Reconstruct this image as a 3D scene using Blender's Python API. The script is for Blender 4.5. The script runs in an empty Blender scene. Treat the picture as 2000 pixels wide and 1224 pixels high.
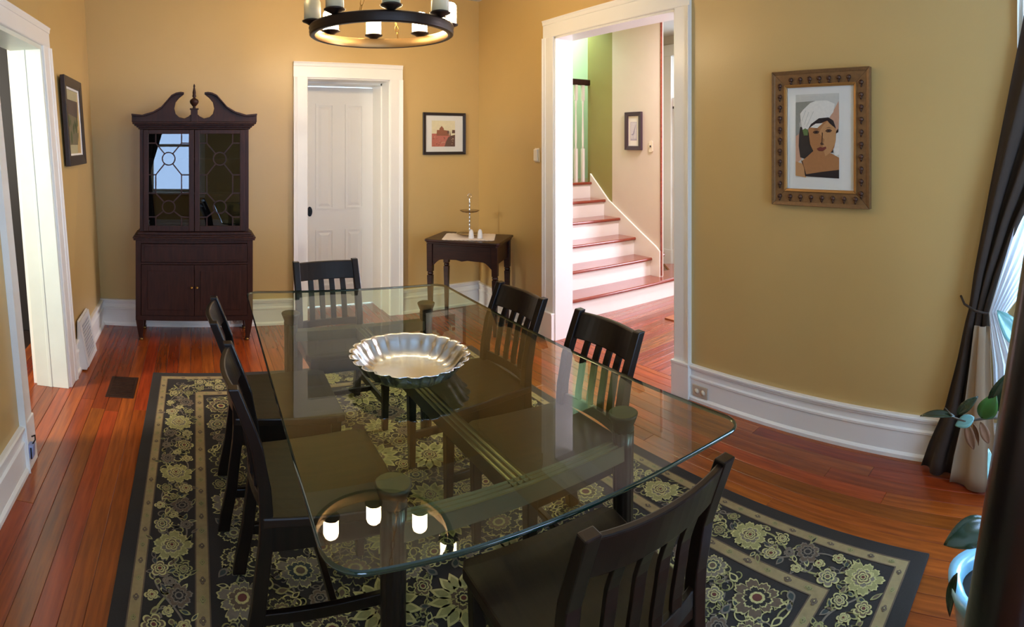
import bpy, math, random
from math import sin, cos, pi, sqrt, atan2, radians as R
from mathutils import Vector, Matrix, noise

random.seed(7)
SC = bpy.context.scene
COL = SC.collection

# ------------------------------------------------------------------ camera, world, light, exposure
cam = bpy.data.cameras.new('camera')
camo = bpy.data.objects.new('camera', cam)
COL.objects.link(camo)
SC.camera = camo
camo.location = (0, 0, 1.6)
YAW = 0.5699
camo.rotation_euler = (pi/2, 0, -YAW)
cam.type = 'PANO'
cam.panorama_type = 'CENTRAL_CYLINDRICAL'       # the photograph is a swept panorama
F = 1086.5
cam.central_cylindrical_range_u_min = -1000/F
cam.central_cylindrical_range_u_max = 1000/F
cam.central_cylindrical_range_v_min = -(1224-279.7)/F
cam.central_cylindrical_range_v_max = 279.7/F
cam.central_cylindrical_radius = 1.0
cam.clip_start = 0.02
cam.clip_end = 100

SC.view_settings.view_transform = 'Standard'
SC.view_settings.look = 'None'
SC.view_settings.gamma = 1
SC.view_settings.use_curve_mapping = False
SC.view_settings.exposure = 0.68
try:
    SC.cycles.use_denoising = True
    SC.cycles.max_bounces = 10
    SC.cycles.transparent_max_bounces = 24
    SC.cycles.caustics_reflective = False
    SC.cycles.caustics_refractive = False
    SC.cycles.sample_clamp_indirect = 6
except Exception:
    pass

W = bpy.data.worlds.new('sky'); SC.world = W
W.use_nodes = True
bg = W.node_tree.nodes['Background']
bg.inputs[0].default_value = (0.62, 0.80, 1.0, 1)
bg.inputs[1].default_value = 3.2

def area(name, loc, direction, sx, sy, power, color, spread=pi):
    l = bpy.data.lights.new(name, 'AREA'); l.shape = 'RECTANGLE'
    l.size = sx; l.size_y = sy; l.energy = power; l.color = color; l.spread = spread
    o = bpy.data.objects.new(name, l); COL.objects.link(o); o.location = loc
    o.rotation_euler = Vector(direction).to_track_quat('-Z', 'Y').to_euler()
    return o

DAY = (0.40, 0.66, 1.0)
BLUE = (0.30, 0.52, 1.0)
area('daylight_front_window', (-0.36, -1.22, 1.55), (0, 1, 0), 0.85, 1.6, 17, BLUE)
area('daylight_second_front_window', (1.50, -1.22, 1.55), (0, 1, 0), 0.85, 1.6, 26, BLUE)
area('daylight_right_window', (2.98, -0.33, 1.45), (-1, 0, 0), 0.95, 1.9, 84, DAY)
area('daylight_hall_window', (5.54, 1.6, 1.5), (-1, 0, 0), 1.5, 1.9, 90, (0.92, 0.82, 1.0))
area('hall_fill_lamp', (3.9, 2.9, 2.96), (0, 0, -1), 0.5, 0.5, 42, (1.0, 0.86, 0.95))  # unseen lamp added to brighten the hall and stair risers
area('stairwell_fill_lamp', (4.2, 5.45, 3.6), (0.1, 0.05, -1), 1.4, 0.5, 52, (0.8, 1.0, 0.86))  # unseen lamp added above the landing to brighten the mint wall
area('daylight_side_room', (-3.5, 1.85, 2.15), (1, 0.36, -0.4), 0.5, 0.6, 112, (1.0, 0.93, 0.80))
CANDLE = 52.0          # emission of the lit candle glasses

# ------------------------------------------------------------------ materials
def lin(c):
    return tuple(((x/255)/12.92 if x/255 <= .04045 else ((x/255+.055)/1.055)**2.4) for x in c)

def nodes_of(m):
    m.use_nodes = True
    nt = m.node_tree
    return nt, nt.nodes['Principled BSDF']

def plain(name, rgb, rough=.5, metal=0.0, spec=.5, coat=0.0, var=.0, scale=6, bump=0.0, bscale=60, emit=None, strength=0):
    m = bpy.data.materials.new(name)
    nt, p = nodes_of(m)
    c = lin(rgb)
    p.inputs['Base Color'].default_value = (*c, 1)
    p.inputs['Roughness'].default_value = rough
    p.inputs['Metallic'].default_value = metal
    p.inputs['Specular IOR Level'].default_value = spec
    p.inputs['Coat Weight'].default_value = coat
    p.inputs['Coat Roughness'].default_value = .12
    if var or bump:
        tc = nt.nodes.new('ShaderNodeTexCoord')
    if var:
        n = nt.nodes.new('ShaderNodeTexNoise'); n.inputs['Scale'].default_value = scale
        n.inputs['Detail'].default_value = 5
        r = nt.nodes.new('ShaderNodeMix'); r.data_type = 'RGBA'
        r.inputs['A'].default_value = (*[x*(1-var) for x in c], 1)
        r.inputs['B'].default_value = (*[min(1, x*(1+var)) for x in c], 1)
        nt.links.new(tc.outputs['Object'], n.inputs['Vector'])
        nt.links.new(n.outputs['Fac'], r.inputs['Factor'])
        nt.links.new(r.outputs['Result'], p.inputs['Base Color'])
    if bump:
        n2 = nt.nodes.new('ShaderNodeTexNoise'); n2.inputs['Scale'].default_value = bscale
        b = nt.nodes.new('ShaderNodeBump'); b.inputs['Strength'].default_value = bump
        b.inputs['Distance'].default_value = .002
        nt.links.new(tc.outputs['Object'], n2.inputs['Vector'])
        nt.links.new(n2.outputs['Fac'], b.inputs['Height'])
        nt.links.new(b.outputs['Normal'], p.inputs['Normal'])
    if emit:
        p.inputs['Emission Color'].default_value = (*lin(emit), 1)
        p.inputs['Emission Strength'].default_value = strength
    return m

def wood(name, dark, light, rough=.3, axis='Y', stretch=14, scale=5, coat=.3, rand=0.0, hue=0.0, spec=.5):
    """grain along one local axis; rand varies the tone from object to object"""
    m = bpy.data.materials.new(name)
    nt, p = nodes_of(m)
    tc = nt.nodes.new('ShaderNodeTexCoord')
    mp = nt.nodes.new('ShaderNodeMapping')
    s = [stretch, stretch, stretch]
    s['XYZ'.index(axis)] = 1.0
    mp.inputs['Scale'].default_value = s
    oi = nt.nodes.new('ShaderNodeObjectInfo')
    add = nt.nodes.new('ShaderNodeVectorMath'); add.operation = 'ADD'
    sc = nt.nodes.new('ShaderNodeVectorMath'); sc.operation = 'SCALE'
    cv = nt.nodes.new('ShaderNodeCombineXYZ')
    for i in range(3):
        nt.links.new(oi.outputs['Random'], cv.inputs[i])
    sc.inputs['Scale'].default_value = 37.0
    nt.links.new(cv.outputs[0], sc.inputs[0])
    nt.links.new(tc.outputs['Object'], add.inputs[0]); nt.links.new(sc.outputs[0], add.inputs[1])
    nt.links.new(add.outputs[0], mp.inputs['Vector'])
    n = nt.nodes.new('ShaderNodeTexNoise'); n.inputs['Scale'].default_value = scale
    n.inputs['Detail'].default_value = 6; n.inputs['Roughness'].default_value = .6
    nt.links.new(mp.outputs[0], n.inputs['Vector'])
    cr = nt.nodes.new('ShaderNodeValToRGB')
    cr.color_ramp.elements[0].position = .32; cr.color_ramp.elements[0].color = (*lin(dark), 1)
    cr.color_ramp.elements[1].position = .70; cr.color_ramp.elements[1].color = (*lin(light), 1)
    nt.links.new(n.outputs['Fac'], cr.inputs[0])
    out = cr.outputs[0]
    if rand:
        hs = nt.nodes.new('ShaderNodeHueSaturation')
        ma = nt.nodes.new('ShaderNodeMapRange')
        ma.inputs['To Min'].default_value = 1-rand; ma.inputs['To Max'].default_value = 1+rand
        nt.links.new(oi.outputs['Random'], ma.inputs['Value'])
        nt.links.new(ma.outputs[0], hs.inputs['Value'])
        if hue:
            m2 = nt.nodes.new('ShaderNodeMath'); m2.operation = 'MULTIPLY'; m2.inputs[1].default_value = 7.31
            m3 = nt.nodes.new('ShaderNodeMath'); m3.operation = 'FRACT'
            m4 = nt.nodes.new('ShaderNodeMapRange')
            m4.inputs['To Min'].default_value = .5-hue*.45; m4.inputs['To Max'].default_value = .5+hue
            nt.links.new(oi.outputs['Random'], m2.inputs[0]); nt.links.new(m2.outputs[0], m3.inputs[0])
            nt.links.new(m3.outputs[0], m4.inputs['Value']); nt.links.new(m4.outputs[0], hs.inputs['Hue'])
        nt.links.new(out, hs.inputs['Color']); out = hs.outputs[0]
    nt.links.new(out, p.inputs['Base Color'])
    p.inputs['Roughness'].default_value = rough
    p.inputs['Specular IOR Level'].default_value = spec
    p.inputs['Coat Weight'].default_value = coat
    p.inputs['Coat Roughness'].default_value = .15
    return m

def sheet_glass(name, tint, refl=1.0, rough=0.0, ior=1.5):
    """flat glass: what lies behind shows through, a Fresnel reflection on the outer faces"""
    m = bpy.data.materials.new(name); m.use_nodes = True
    nt = m.node_tree; nt.nodes.clear()
    o = nt.nodes.new('ShaderNodeOutputMaterial')
    t = nt.nodes.new('ShaderNodeBsdfTransparent'); t.inputs[0].default_value = (*tint, 1)
    g = nt.nodes.new('ShaderNodeBsdfGlossy'); g.inputs['Roughness'].default_value = rough
    f = nt.nodes.new('ShaderNodeFresnel'); f.inputs[0].default_value = ior
    geo = nt.nodes.new('ShaderNodeNewGeometry')
    inv = nt.nodes.new('ShaderNodeMath'); inv.operation = 'SUBTRACT'; inv.inputs[0].default_value = 1
    mu = nt.nodes.new('ShaderNodeMath'); mu.operation = 'MULTIPLY'
    m2 = nt.nodes.new('ShaderNodeMath'); m2.operation = 'MULTIPLY'; m2.inputs[1].default_value = refl; m2.use_clamp = True
    nt.links.new(geo.outputs['Backfacing'], inv.inputs[1])
    nt.links.new(f.outputs[0], mu.inputs[0]); nt.links.new(inv.outputs[0], mu.inputs[1])
    nt.links.new(mu.outputs[0], m2.inputs[0])
    mx = nt.nodes.new('ShaderNodeMixShader')
    nt.links.new(m2.outputs[0], mx.inputs[0]); nt.links.new(t.outputs[0], mx.inputs[1]); nt.links.new(g.outputs[0], mx.inputs[2])
    nt.links.new(mx.outputs[0], o.inputs[0])
    return m

MT = {}
MT['wall'] = plain('gold_tan_wall_paint', (197, 165, 104), .38, spec=.6, var=.05, scale=3, bump=.12, bscale=90)
MT['olive'] = plain('olive_wall_paint', (150, 142, 78), .5, var=.05, bump=.1, bscale=90)
MT['cream'] = plain('cream_wall_paint', (216, 204, 188), .55, var=.03, bump=.1, bscale=90)
MT['mint'] = plain('pale_mint_wall_paint', (214, 232, 208), .6)
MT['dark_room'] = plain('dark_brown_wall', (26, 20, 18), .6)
MT['ceiling'] = plain('ceiling_paint', (222, 222, 216), .8)
MT['trim'] = plain('white_gloss_trim_paint', (240, 237, 228), .32, var=.03, scale=4)
MT['trim_old'] = plain('chipped_white_jamb_paint', (226, 230, 214), .4, var=.09, scale=5)
MT['door'] = plain('white_door_paint', (240, 237, 230), .38)
MT['plank'] = wood('red_fir_floor_board', (118, 47, 17), (158, 68, 24), .27, 'Y', 16, 3, .3, .27, .013)
MT['plank_hall'] = wood('red_hall_floor_board', (100, 42, 26), (150, 70, 42), .25, 'X', 12, 5, .4, .2, .02)
MT['subfloor'] = plain('dark_floor_joint', (30, 12, 6), .7)
MT['tread'] = wood('red_varnished_stair_tread', (118, 46, 32), (152, 70, 48), .2, 'X', 10, 5, .6, .1)
MT['espresso'] = wood('espresso_stained_wood', (15, 9, 6), (27, 16, 11), .3, 'Z', 10, 5, .12, spec=.32)
MT['gloss'] = plain('brushed_bronze_fluted_rail', (96, 86, 70), .3, .5)
MT['cap_dark'] = plain('dark_cap_wood', (18, 13, 10), .5)
MT['seat'] = wood('espresso_seat_wood', (24, 15, 10), (42, 27, 17), .4, 'Y', 10, 5, .05, spec=.25)
MT['mahogany'] = wood('dark_mahogany', (38, 20, 14), (62, 33, 22), .45, 'Z', 8, 6, 0, spec=.25)
MT['mahogany_in'] = plain('cabinet_interior', (18, 11, 9), .7)
MT['walnut'] = wood('dark_walnut', (32, 15, 10), (58, 29, 19), .36, 'X', 8, 6, .05, spec=.35)
MT['iron'] = plain('dark_bronze_iron', (44, 34, 28), .42, .6, var=.2, scale=14)
MT['iron_in'] = plain('brushed_brass_lining', (150, 120, 78), .38, .8)
MT['brass'] = plain('aged_brass', (150, 118, 62), .35, 1)
MT['black'] = plain('black_metal', (14, 13, 13), .35, .3)
MT['silver'] = plain('polished_pewter', (212, 220, 226), .22, 1.0, var=.04)
MT['chrome'] = plain('bright_silver', (215, 212, 205), .15, 1.0)
MT['table_glass'] = sheet_glass('table_glass', (.88, .96, .83), .95)
MT['table_edge'] = plain('green_glass_edge', (14, 38, 30), .06, 0, spec=.6, coat=.5)
MT['pane'] = sheet_glass('window_pane', (.97, .98, .98), 1.0)
MT['cab_pane'] = sheet_glass('cabinet_pane', (.62, .62, .60), 2.4)
MT['pic_pane'] = sheet_glass('picture_glass', (.98, .98, .98), .8)
MT['plate_glass'] = sheet_glass('smoked_glass_plate', (.72, .66, .58), 1.8)
MT['ceramic'] = plain('white_ceramic', (238, 234, 228), .15, coat=.5)
MT['lace'] = plain('white_lace_cloth', (236, 226, 216), .85)
MT['white_metal'] = plain('white_enamel', (226, 224, 216), .35)
MT['slot'] = plain('dark_slot', (40, 36, 38), .6)
MT['plastic'] = plain('cream_plastic', (226, 214, 190), .4)
MT['almond'] = plain('almond_plastic', (196, 180, 156), .4)
MT['drape'] = plain('dark_taupe_drape', (56, 44, 34), .85, var=.15, scale=20, bump=.1, bscale=300)
MT['lining'] = plain('beige_drape_lining', (150, 130, 104), .8, var=.05)
MT['blue_pot'] = plain('pale_blue_glazed_pot', (134, 190, 216), .2, coat=.6)
MT['soil'] = plain('potting_soil', (28, 21, 16), .9, bump=.8, bscale=40, var=.5, scale=60)
MT['leaf'] = plain('dark_rubber_leaf', (32, 52, 32), .22, coat=.5, var=.2, scale=10)
MT['leaf_g'] = plain('fresh_green_leaf', (66, 112, 48), .25, coat=.4, var=.15, scale=10)
MT['leaf_b'] = plain('pale_teal_leaf', (120, 176, 170), .2, coat=.6)
MT['leaf_d'] = plain('dead_brown_leaf', (128, 88, 58), .7, var=.2, scale=30)
MT['stem'] = plain('plant_stem', (76, 62, 44), .7)
MT['post'] = plain('dark_brown_lacquer', (20, 15, 15), .3, coat=.4, var=.3, scale=40, bump=.25, bscale=50)
MT['frame_blk'] = plain('black_picture_frame', (30, 22, 22), .35, coat=.2)
MT['frame_dk'] = plain('dark_brown_picture_frame', (46, 36, 34), .4, coat=.2)
MT['frame_vi'] = plain('plum_brown_picture_frame', (66, 48, 58), .4)
MT['frame_gold'] = plain('bronze_gilt_frame', (124, 92, 58), .45, .35, var=.3, scale=60, bump=.5, bscale=120)
MT['gilt'] = plain('gilt_lip', (168, 122, 66), .4, .5)
MT['mat'] = plain('white_picture_mat', (232, 230, 220), .8)

def emission_glass():
    m = bpy.data.materials.new('lit_frosted_candle_glass')
    nt, p = nodes_of(m)
    p.inputs['Base Color'].default_value = (.9, .85, .7, 1)
    p.inputs['Roughness'].default_value = .4
    p.inputs['Emission Color'].default_value = (1.0, .745, .43, 1)
    p.inputs['Emission Strength'].default_value = CANDLE
    return m
MT['lit'] = emission_glass()
MT['unlit'] = plain('unlit_frosted_candle_glass', (226, 222, 190), .35)
MT['unlit'].node_tree.nodes['Principled BSDF'].inputs['Transmission Weight'].default_value = .35

def cloth(name, rgb, transl):
    m = bpy.data.materials.new(name); m.use_nodes = True
    nt = m.node_tree; nt.nodes.clear()
    o = nt.nodes.new('ShaderNodeOutputMaterial')
    d = nt.nodes.new('ShaderNodeBsdfDiffuse'); d.inputs[0].default_value = (*lin(rgb), 1)
    t = nt.nodes.new('ShaderNodeBsdfTranslucent'); t.inputs[0].default_value = (*lin(rgb), 1)
    mx = nt.nodes.new('ShaderNodeMixShader'); mx.inputs[0].default_value = transl
    nt.links.new(d.outputs[0], mx.inputs[1]); nt.links.new(t.outputs[0], mx.inputs[2]); nt.links.new(mx.outputs[0], o.inputs[0])
    return m
MT['sheer'] = cloth('white_sheer_cloth', (240, 243, 248), .7)

# ------------------------------------------------------------------ mesh builder
class MB:
    def __init__(s):
        s.v = []; s.f = []; s.m = []; s.sm = []
    def add(s, vs, fs, mi=0, smooth=False):
        b = len(s.v); s.v += [tuple(v) for v in vs]
        for f in fs:
            s.f.append([b+i for i in f]); s.m.append(mi); s.sm.append(smooth)
        return s
    def box(s, x0, x1, y0, y1, z0, z1, mi=0, T=None):
        vs = [Vector((x, y, z)) for x in (x0, x1) for y in (y0, y1) for z in (z0, z1)]
        if T: vs = [T @ v for v in vs]
        return s.add(vs, [(0, 1, 3, 2), (4, 6, 7, 5), (0, 4, 5, 1), (2, 3, 7, 6), (0, 2, 6, 4), (1, 5, 7, 3)], mi)
    def loft(s, rings, mi=0, smooth=True, cap=True, closed=True):
        n = len(rings[0]); vs = [p for r in rings for p in r]; fs = []
        for i in range(len(rings)-1):
            for j in range(n if closed else n-1):
                k = (j+1) % n
                fs.append((i*n+j, i*n+k, (i+1)*n+k, (i+1)*n+j))
        s.add(vs, fs, mi, smooth)
        if cap and closed:
            b = len(s.v)-len(vs)
            s.f.append([b+j for j in range(n-1, -1, -1)]); s.m.append(mi); s.sm.append(False)
            s.f.append([b+(len(rings)-1)*n+j for j in range(n)]); s.m.append(mi); s.sm.append(False)
        return s
    def lathe(s, prof, n=24, c=(0, 0, 0), mi=0, smooth=True, cap=True, wave=None):
        rings = []
        for r, z in prof:
            ring = []
            for k in range(n):
                a = 2*pi*k/n
                rr = r*(1+(wave(a, z) if wave else 0))
                ring.append((c[0]+rr*cos(a), c[1]+rr*sin(a), c[2]+z))
            rings.append(ring)
        return s.loft(rings, mi, smooth, cap)
    def tube(s, pts, rad, n=8, mi=0, cap=True, smooth=True):
        pts = [Vector(p) for p in pts]; rings = []
        up = Vector((0, 0, 1)); prev = None
        for i, p in enumerate(pts):
            d = (pts[min(i+1, len(pts)-1)]-pts[max(i-1, 0)]).normalized()
            if prev is None:
                a = d.cross(up)
                if a.length < 1e-3: a = d.cross(Vector((1, 0, 0)))
                a.normalize()
            else:
                a = (prev - d*prev.dot(d)).normalized()
            prev = a
            b = d.cross(a)
            r = rad[i] if isinstance(rad, (list, tuple)) else rad
            rings.append([p + (a*cos(2*pi*k/n) + b*sin(2*pi*k/n))*r for k in range(n)])
        return s.loft(rings, mi, smooth, cap)
    def prism(s, poly, axis, a0, a1, mi=0, T=None):
        """polygon (2-D points) extruded along an axis. axis 'Y': points are (x,z); 'X': (y,z); 'Z': (x,y)"""
        def P(p, a):
            return {'Y': (p[0], a, p[1]), 'X': (a, p[0], p[1]), 'Z': (p[0], p[1], a)}[axis]
        n = len(poly)
        vs = [Vector(P(p, a0)) for p in poly]+[Vector(P(p, a1)) for p in poly]
        if T: vs = [T @ v for v in vs]
        fs = [tuple(range(n)), tuple(range(2*n-1, n-1, -1))]+[(i, i+n, (i+1) % n+n, (i+1) % n) for i in range(n)]
        return s.add(vs, fs, mi)
    def fan(s, c, ring, mi=0):
        n = len(ring)
        return s.add([c]+list(ring), [(0, 1+i, 1+(i+1) % n) for i in range(n)], mi)
    def mesh(s, name, mats):
        me = bpy.data.meshes.new(name)
        me.from_pydata(s.v, [], s.f)
        for m in (mats if isinstance(mats, (list, tuple)) else [mats]):
            me.materials.append(MT[m] if isinstance(m, str) else m)
        me.polygons.foreach_set('material_index', s.m)
        me.polygons.foreach_set('use_smooth', s.sm)
        me.update()
        import bmesh
        bm = bmesh.new(); bm.from_mesh(me)
        bmesh.ops.recalc_face_normals(bm, faces=bm.faces)
        bm.to_mesh(me); bm.free()
        return me

def lean_at(y):
    # left wall sheared to match the stitched view's slanted verticals, more towards the front
    return .056+.0235*max(0, min(2.1, 4.87-y))
def shear(me):
    for v in me.vertices:
        v.co.x -= lean_at(v.co.y)*v.co.z

def obj(name, mb, mats, parent=None, bevel=0, label=None, cat=None, group=None, kind=None, sh=False, seg=2, loc=None, rot=None, norecalc=False):
    me = mb.mesh(name, mats) if isinstance(mb, MB) else mb
    if sh: shear(me)
    o = bpy.data.objects.new(name, me); COL.objects.link(o)
    if parent: o.parent = parent
    if bevel:
        b = o.modifiers.new('bevel', 'BEVEL'); b.width = bevel; b.segments = seg; b.limit_method = 'ANGLE'; b.angle_limit = R(35)
    if label: o['label'] = label
    if cat: o['category'] = cat
    if group: o['group'] = group
    if kind: o['kind'] = kind
    if loc: o.location = loc
    if rot is not None: o.rotation_euler = rot
    return o

def thing(name, label, cat, loc=(0, 0, 0), rz=0, group=None, kind=None):
    o = bpy.data.objects.new(name, None); COL.objects.link(o)
    o.empty_display_size = .1
    o.location = loc; o.rotation_euler = (0, 0, rz)
    if label: o['label'] = label
    if cat: o['category'] = cat
    if group: o['group'] = group
    if kind: o['kind'] = kind
    return o

def dup(root, loc, rz, label, group=None):
    def cp(o, par):
        c = o.copy(); COL.objects.link(c)
        if par: c.parent = par
        for ch in list(o.children): cp(ch, c)
        return c
    r = cp(root, None); r.location = loc; r.rotation_euler = (0, 0, rz); r['label'] = label
    if group: r['group'] = group
    return r

def struct(name, mb, mats, parent=None, bevel=0, sh=False, **k):
    return obj(name, mb, mats, parent, bevel, kind=None if parent else 'structure', sh=sh, **k)

# ------------------------------------------------------------------ room shell
XL, XR, YF, YN, ZC = -.82, 2.726, 4.87, -1.0, 3.02

# floor with every board an object of its own
fl = struct('floor', MB().box(-3.7, 2.886, -1.2, 5.4, -.06, -.004), 'subfloor')
def plank(x0, x1, y0, y1, mat, par):
    e, b = .0006, .0016
    cx, cy = (x0+x1)/2, (y0+y1)/2; hx, hy = (x1-x0)/2-e, (y1-y0)/2-e
    m = MB()
    def ring(i, z): return [(-hx+i, -hy+i, z), (hx-i, -hy+i, z), (hx-i, hy-i, z), (-hx+i, hy-i, z)]
    m.loft([ring(0, -.006), ring(0, -.0012), ring(b, 0)], smooth=False)
    obj('plank', m, mat, par, loc=(cx, cy, 0))
PW = .0845
rng = random.Random(21)
x = -1.30
while x < 2.886-.01:
    y = -1.0-rng.random()*1.2
    x1 = min(x+PW, 2.886)
    while y < 5.38:
        L = rng.uniform(1.7, 3.6)
        y0, y1 = max(y, -1.0), min(y+L, 5.38)
        if y1-y0 > .05:
            plank(x, x1, y0, y1, 'plank', fl)
        y += L
    x = x1
hf = struct('floor_hall', MB().box(2.886, 7.2, -1.2, 7.4, -.06, -.004), 'subfloor')
y = 1.6
while y < 5.5:
    xx = 2.886
    while xx < 7.1:
        L = rng.uniform(1.2, 2.6)
        xe = min(xx+L, 7.15)
        plank(xx, xe, y, y+PW, 'plank_hall', hf)
        xx += L
    y += PW

# ceiling over the dining room, hall and side room
struct('ceiling', MB().box(-3.75, 2.886, -1.2, 5.42, ZC, ZC+.1).box(2.886, 5.85, -1.2, 4.98, ZC, ZC+.1), 'ceiling')

# left wall (sheared outward to match the view), opening Y 2.72..3.56
m = MB()
m.box(-1.035, XL, YN-.2, 2.72, -.02, ZC+.05); m.box(-1.035, XL, 3.56, 5.0, -.02, ZC+.05); m.box(-1.035, XL, 2.72, 3.56, 2.247, ZC+.05)
struct('wall_left', m, 'wall', sh=True)
# far wall with a deep door recess X .996..1.77
m = MB()
m.box(-1.35, .996, YF, 5.36, -.02, ZC+.05); m.box(1.775, 2.886, YF, 5.36, -.02, ZC+.05); m.box(.996, 1.775, YF, 5.36, 2.185, ZC+.05)
struct('wall_back', m, 'wall')
# right wall: cased opening Y 2.34..3.606, window Y -.78..0.34
m = MB()
WY0, WY1, WZ0, WZ1 = -.85, .22, .45, 2.45
m.box(XR, 2.886, YN-.2, WY0, -.02, ZC+.05); m.box(XR, 2.886, WY1, 2.325, -.02, ZC+.05); m.box(XR, 2.886, 3.606, 4.871, -.02, ZC+.05)
m.box(XR, 2.886, WY0, WY1, -.02, WZ0); m.box(XR, 2.886, WY0, WY1, WZ1, ZC+.05); m.box(XR, 2.886, 2.325, 3.606, 2.463, ZC+.05)
struct('wall_right', m, 'wall')
# front wall behind the camera, window X -.80..0.08
m = MB()
FX0, FX1, FZ0, FZ1 = -.80, .08, .72, 2.4
GX0, GX1 = 1.06, 1.94
m.box(-1.3, FX0, YN-.16, YN, -.02, ZC+.05); m.box(FX1, GX0, YN-.16, YN, -.02, ZC+.05); m.box(GX1, 2.75, YN-.16, YN, -.02, ZC+.05)
for a_, b_ in ((FX0, FX1), (GX0, GX1)):
    m.box(a_, b_, YN-.16, YN, -.02, FZ0); m.box(a_, b_, YN-.16, YN, FZ1, ZC+.05)
struct('wall_front', m, 'wall')

# side room beyond the left doorway
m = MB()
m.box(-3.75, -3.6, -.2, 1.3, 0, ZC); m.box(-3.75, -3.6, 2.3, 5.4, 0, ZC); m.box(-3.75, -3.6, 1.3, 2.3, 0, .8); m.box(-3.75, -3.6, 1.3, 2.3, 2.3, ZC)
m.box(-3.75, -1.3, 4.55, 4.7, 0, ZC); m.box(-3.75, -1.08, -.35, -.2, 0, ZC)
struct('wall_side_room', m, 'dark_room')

# hall
HX = 4.37
m = MB(); m.box(HX, HX+.03, 3.93, 4.69, 0, 4.4); struct('wall_hall_stair', m, 'cream')
m = MB(); m.box(HX, HX+.03, 4.69, 5.08, 0, 4.4); m.box(HX+.03, 5.85, 5.08, 5.16, 0, 4.4); struct('wall_stairwell', m, 'olive')
m = MB(); m.box(2.75, 5.85, 5.80, 5.92, 0, 4.4); m.box(2.75, 2.886, 5.37, 5.8, 0, 4.4); m.box(5.70, 5.85, 5.16, 5.8, 0, 4.4); m.box(2.75, 5.85, 3.0, 5.92, 4.4, 4.5); m.box(2.75, 5.85, 4.96, 5.0, 3.12, 4.4)
struct('wall_stairwell_far', m, 'mint')
m = MB()
m.box(5.56, 5.7, -1.2, .8, 0, ZC); m.box(5.56, 5.7, 2.4, 3.86, 0, ZC); m.box(5.56, 5.7, .8, 2.4, 0, .5); m.box(5.56, 5.7, .8, 2.4, 2.5, ZC)
m.box(5.56, 5.7, 4.80, 5.08, 0, ZC); m.box(5.56, 5.7, 3.86, 4.80, 2.75, ZC)
m.box(2.886, 5.7, -1.25, -1.2, 0, ZC)
struct('wall_hall', m, 'cream')

# ------------------------------------------------------------------ mouldings
def base_profile(h=.215):
    # (out, z) from the floor up: shoe, plain, ledge, plain, ledge, cap
    return [(0, 0), (.030, 0), (.030, .018), (.020, .030), (.018, .030), (.018, h*.60), (.024, h*.62), (.024, h*.67), (.013, h*.70),
            (.013, h*.84), (.022, h*.87), (.022, h*.92), (.030, h*.94), (.030, h*.985), (.022, h), (0, h)]
def moulding(m, prof, p0, p1, normal, mi=0):
    n = Vector((*normal, 0)); up = Vector((0, 0, 1))
    rings = [[Vector((*p, 0))+n*o+up*z for o, z in prof] for p in (p0, p1)]
    m.loft(rings, mi, smooth=False)
m = MB(); moulding(m, base_profile(.222), (XL, -1), (XL, 2.58), (1, 0)); moulding(m, base_profile(.222), (XL, 3.70), (XL, YF), (1, 0))
struct('baseboard_left', m, 'trim', sh=True)
m = MB(); moulding(m, base_profile(.228), (-.86, YF), (.875, YF), (0, -1)); moulding(m, base_profile(.228), (1.895, YF), (XR, YF), (0, -1))
struct('baseboard_back', m, 'trim')
m = MB(); moulding(m, base_profile(.218), (XR, -1), (XR, 2.192), (-1, 0)); moulding(m, base_profile(.218), (XR, 3.735), (XR, YF), (-1, 0))
struct('baseboard_right', m, 'trim')
m = MB(); moulding(m, base_profile(.218), (-1, YN), (2.7, YN), (0, 1))
struct('baseboard_front', m, 'trim')

def casing_prof(w):
    return [(0, 0), (0, .018), (.006, .022), (w*.72, .022), (w*.74, .027), (w*.90, .031), (w*.97, .036), (w, .036), (w, 0)]
def casing_side(m, axis, wall, sgn, a_in, a_out, z0, z1):
    """vertical casing board on a wall plane; axis 'X' wall plane x=wall, runs in y from a_in (opening) to a_out"""
    w = abs(a_out-a_in); d = 1 if a_out > a_in else -1
    poly = [(a_in+d*o, wall+sgn*t) for o, t in casing_prof(w)]
    if axis == 'X':
        poly = [(t, a) for a, t in poly]
    m.prism(poly, 'Z', z0, z1)
def casing_head(m, axis, wall, sgn, a0, a1, z_in, z_out):
    w = z_out-z_in
    poly = [(wall+sgn*t, z_in+o) for o, t in casing_prof(w)]
    if axis == 'X':
        m.prism(poly, 'Y', a0, a1)
    else:
        m.prism(poly, 'X', a0, a1)

# left doorway: trim_1
t = struct('trim_1', MB(), 'trim')
m = MB(); casing_side(m, 'X', XL, 1, 3.56, 3.70, 0, 2.25); obj('casing', m, 'trim', t, sh=True)
m = MB(); casing_side(m, 'X', XL, 1, 2.72, 2.58, 0, 2.25); obj('casing', m, 'trim', t, sh=True)
m = MB(); casing_head(m, 'X', XL, 1, 2.58, 3.70, 2.25, 2.39); obj('head_casing', m, 'trim', t, sh=True)
m = MB(); m.box(XL, XL+.03, 2.575, 2.725, 0, .225); obj('plinth', m, 'trim', t, sh=True, bevel=.004)
m = MB(); m.box(-1.03, XL+.004, 3.535, 3.565, 0, 2.247); m.box(-.945, -.925, 3.531, 3.536, 0, 2.24)
obj('jamb', m, 'trim_old', t, sh=True, bevel=.002)
m = MB(); m.box(-1.03, XL+.004, 2.715, 2.745, 0, 2.247); m.box(-1.10, -1.02, 2.745, 2.765, 0, 2.23)
obj('jamb', m, 'trim_old', t, sh=True, bevel=.002)
m = MB(); m.box(-1.03, XL+.004, 2.72, 3.56, 2.222, 2.25); obj('head_jamb', m, 'trim_old', t, sh=True)
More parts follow.
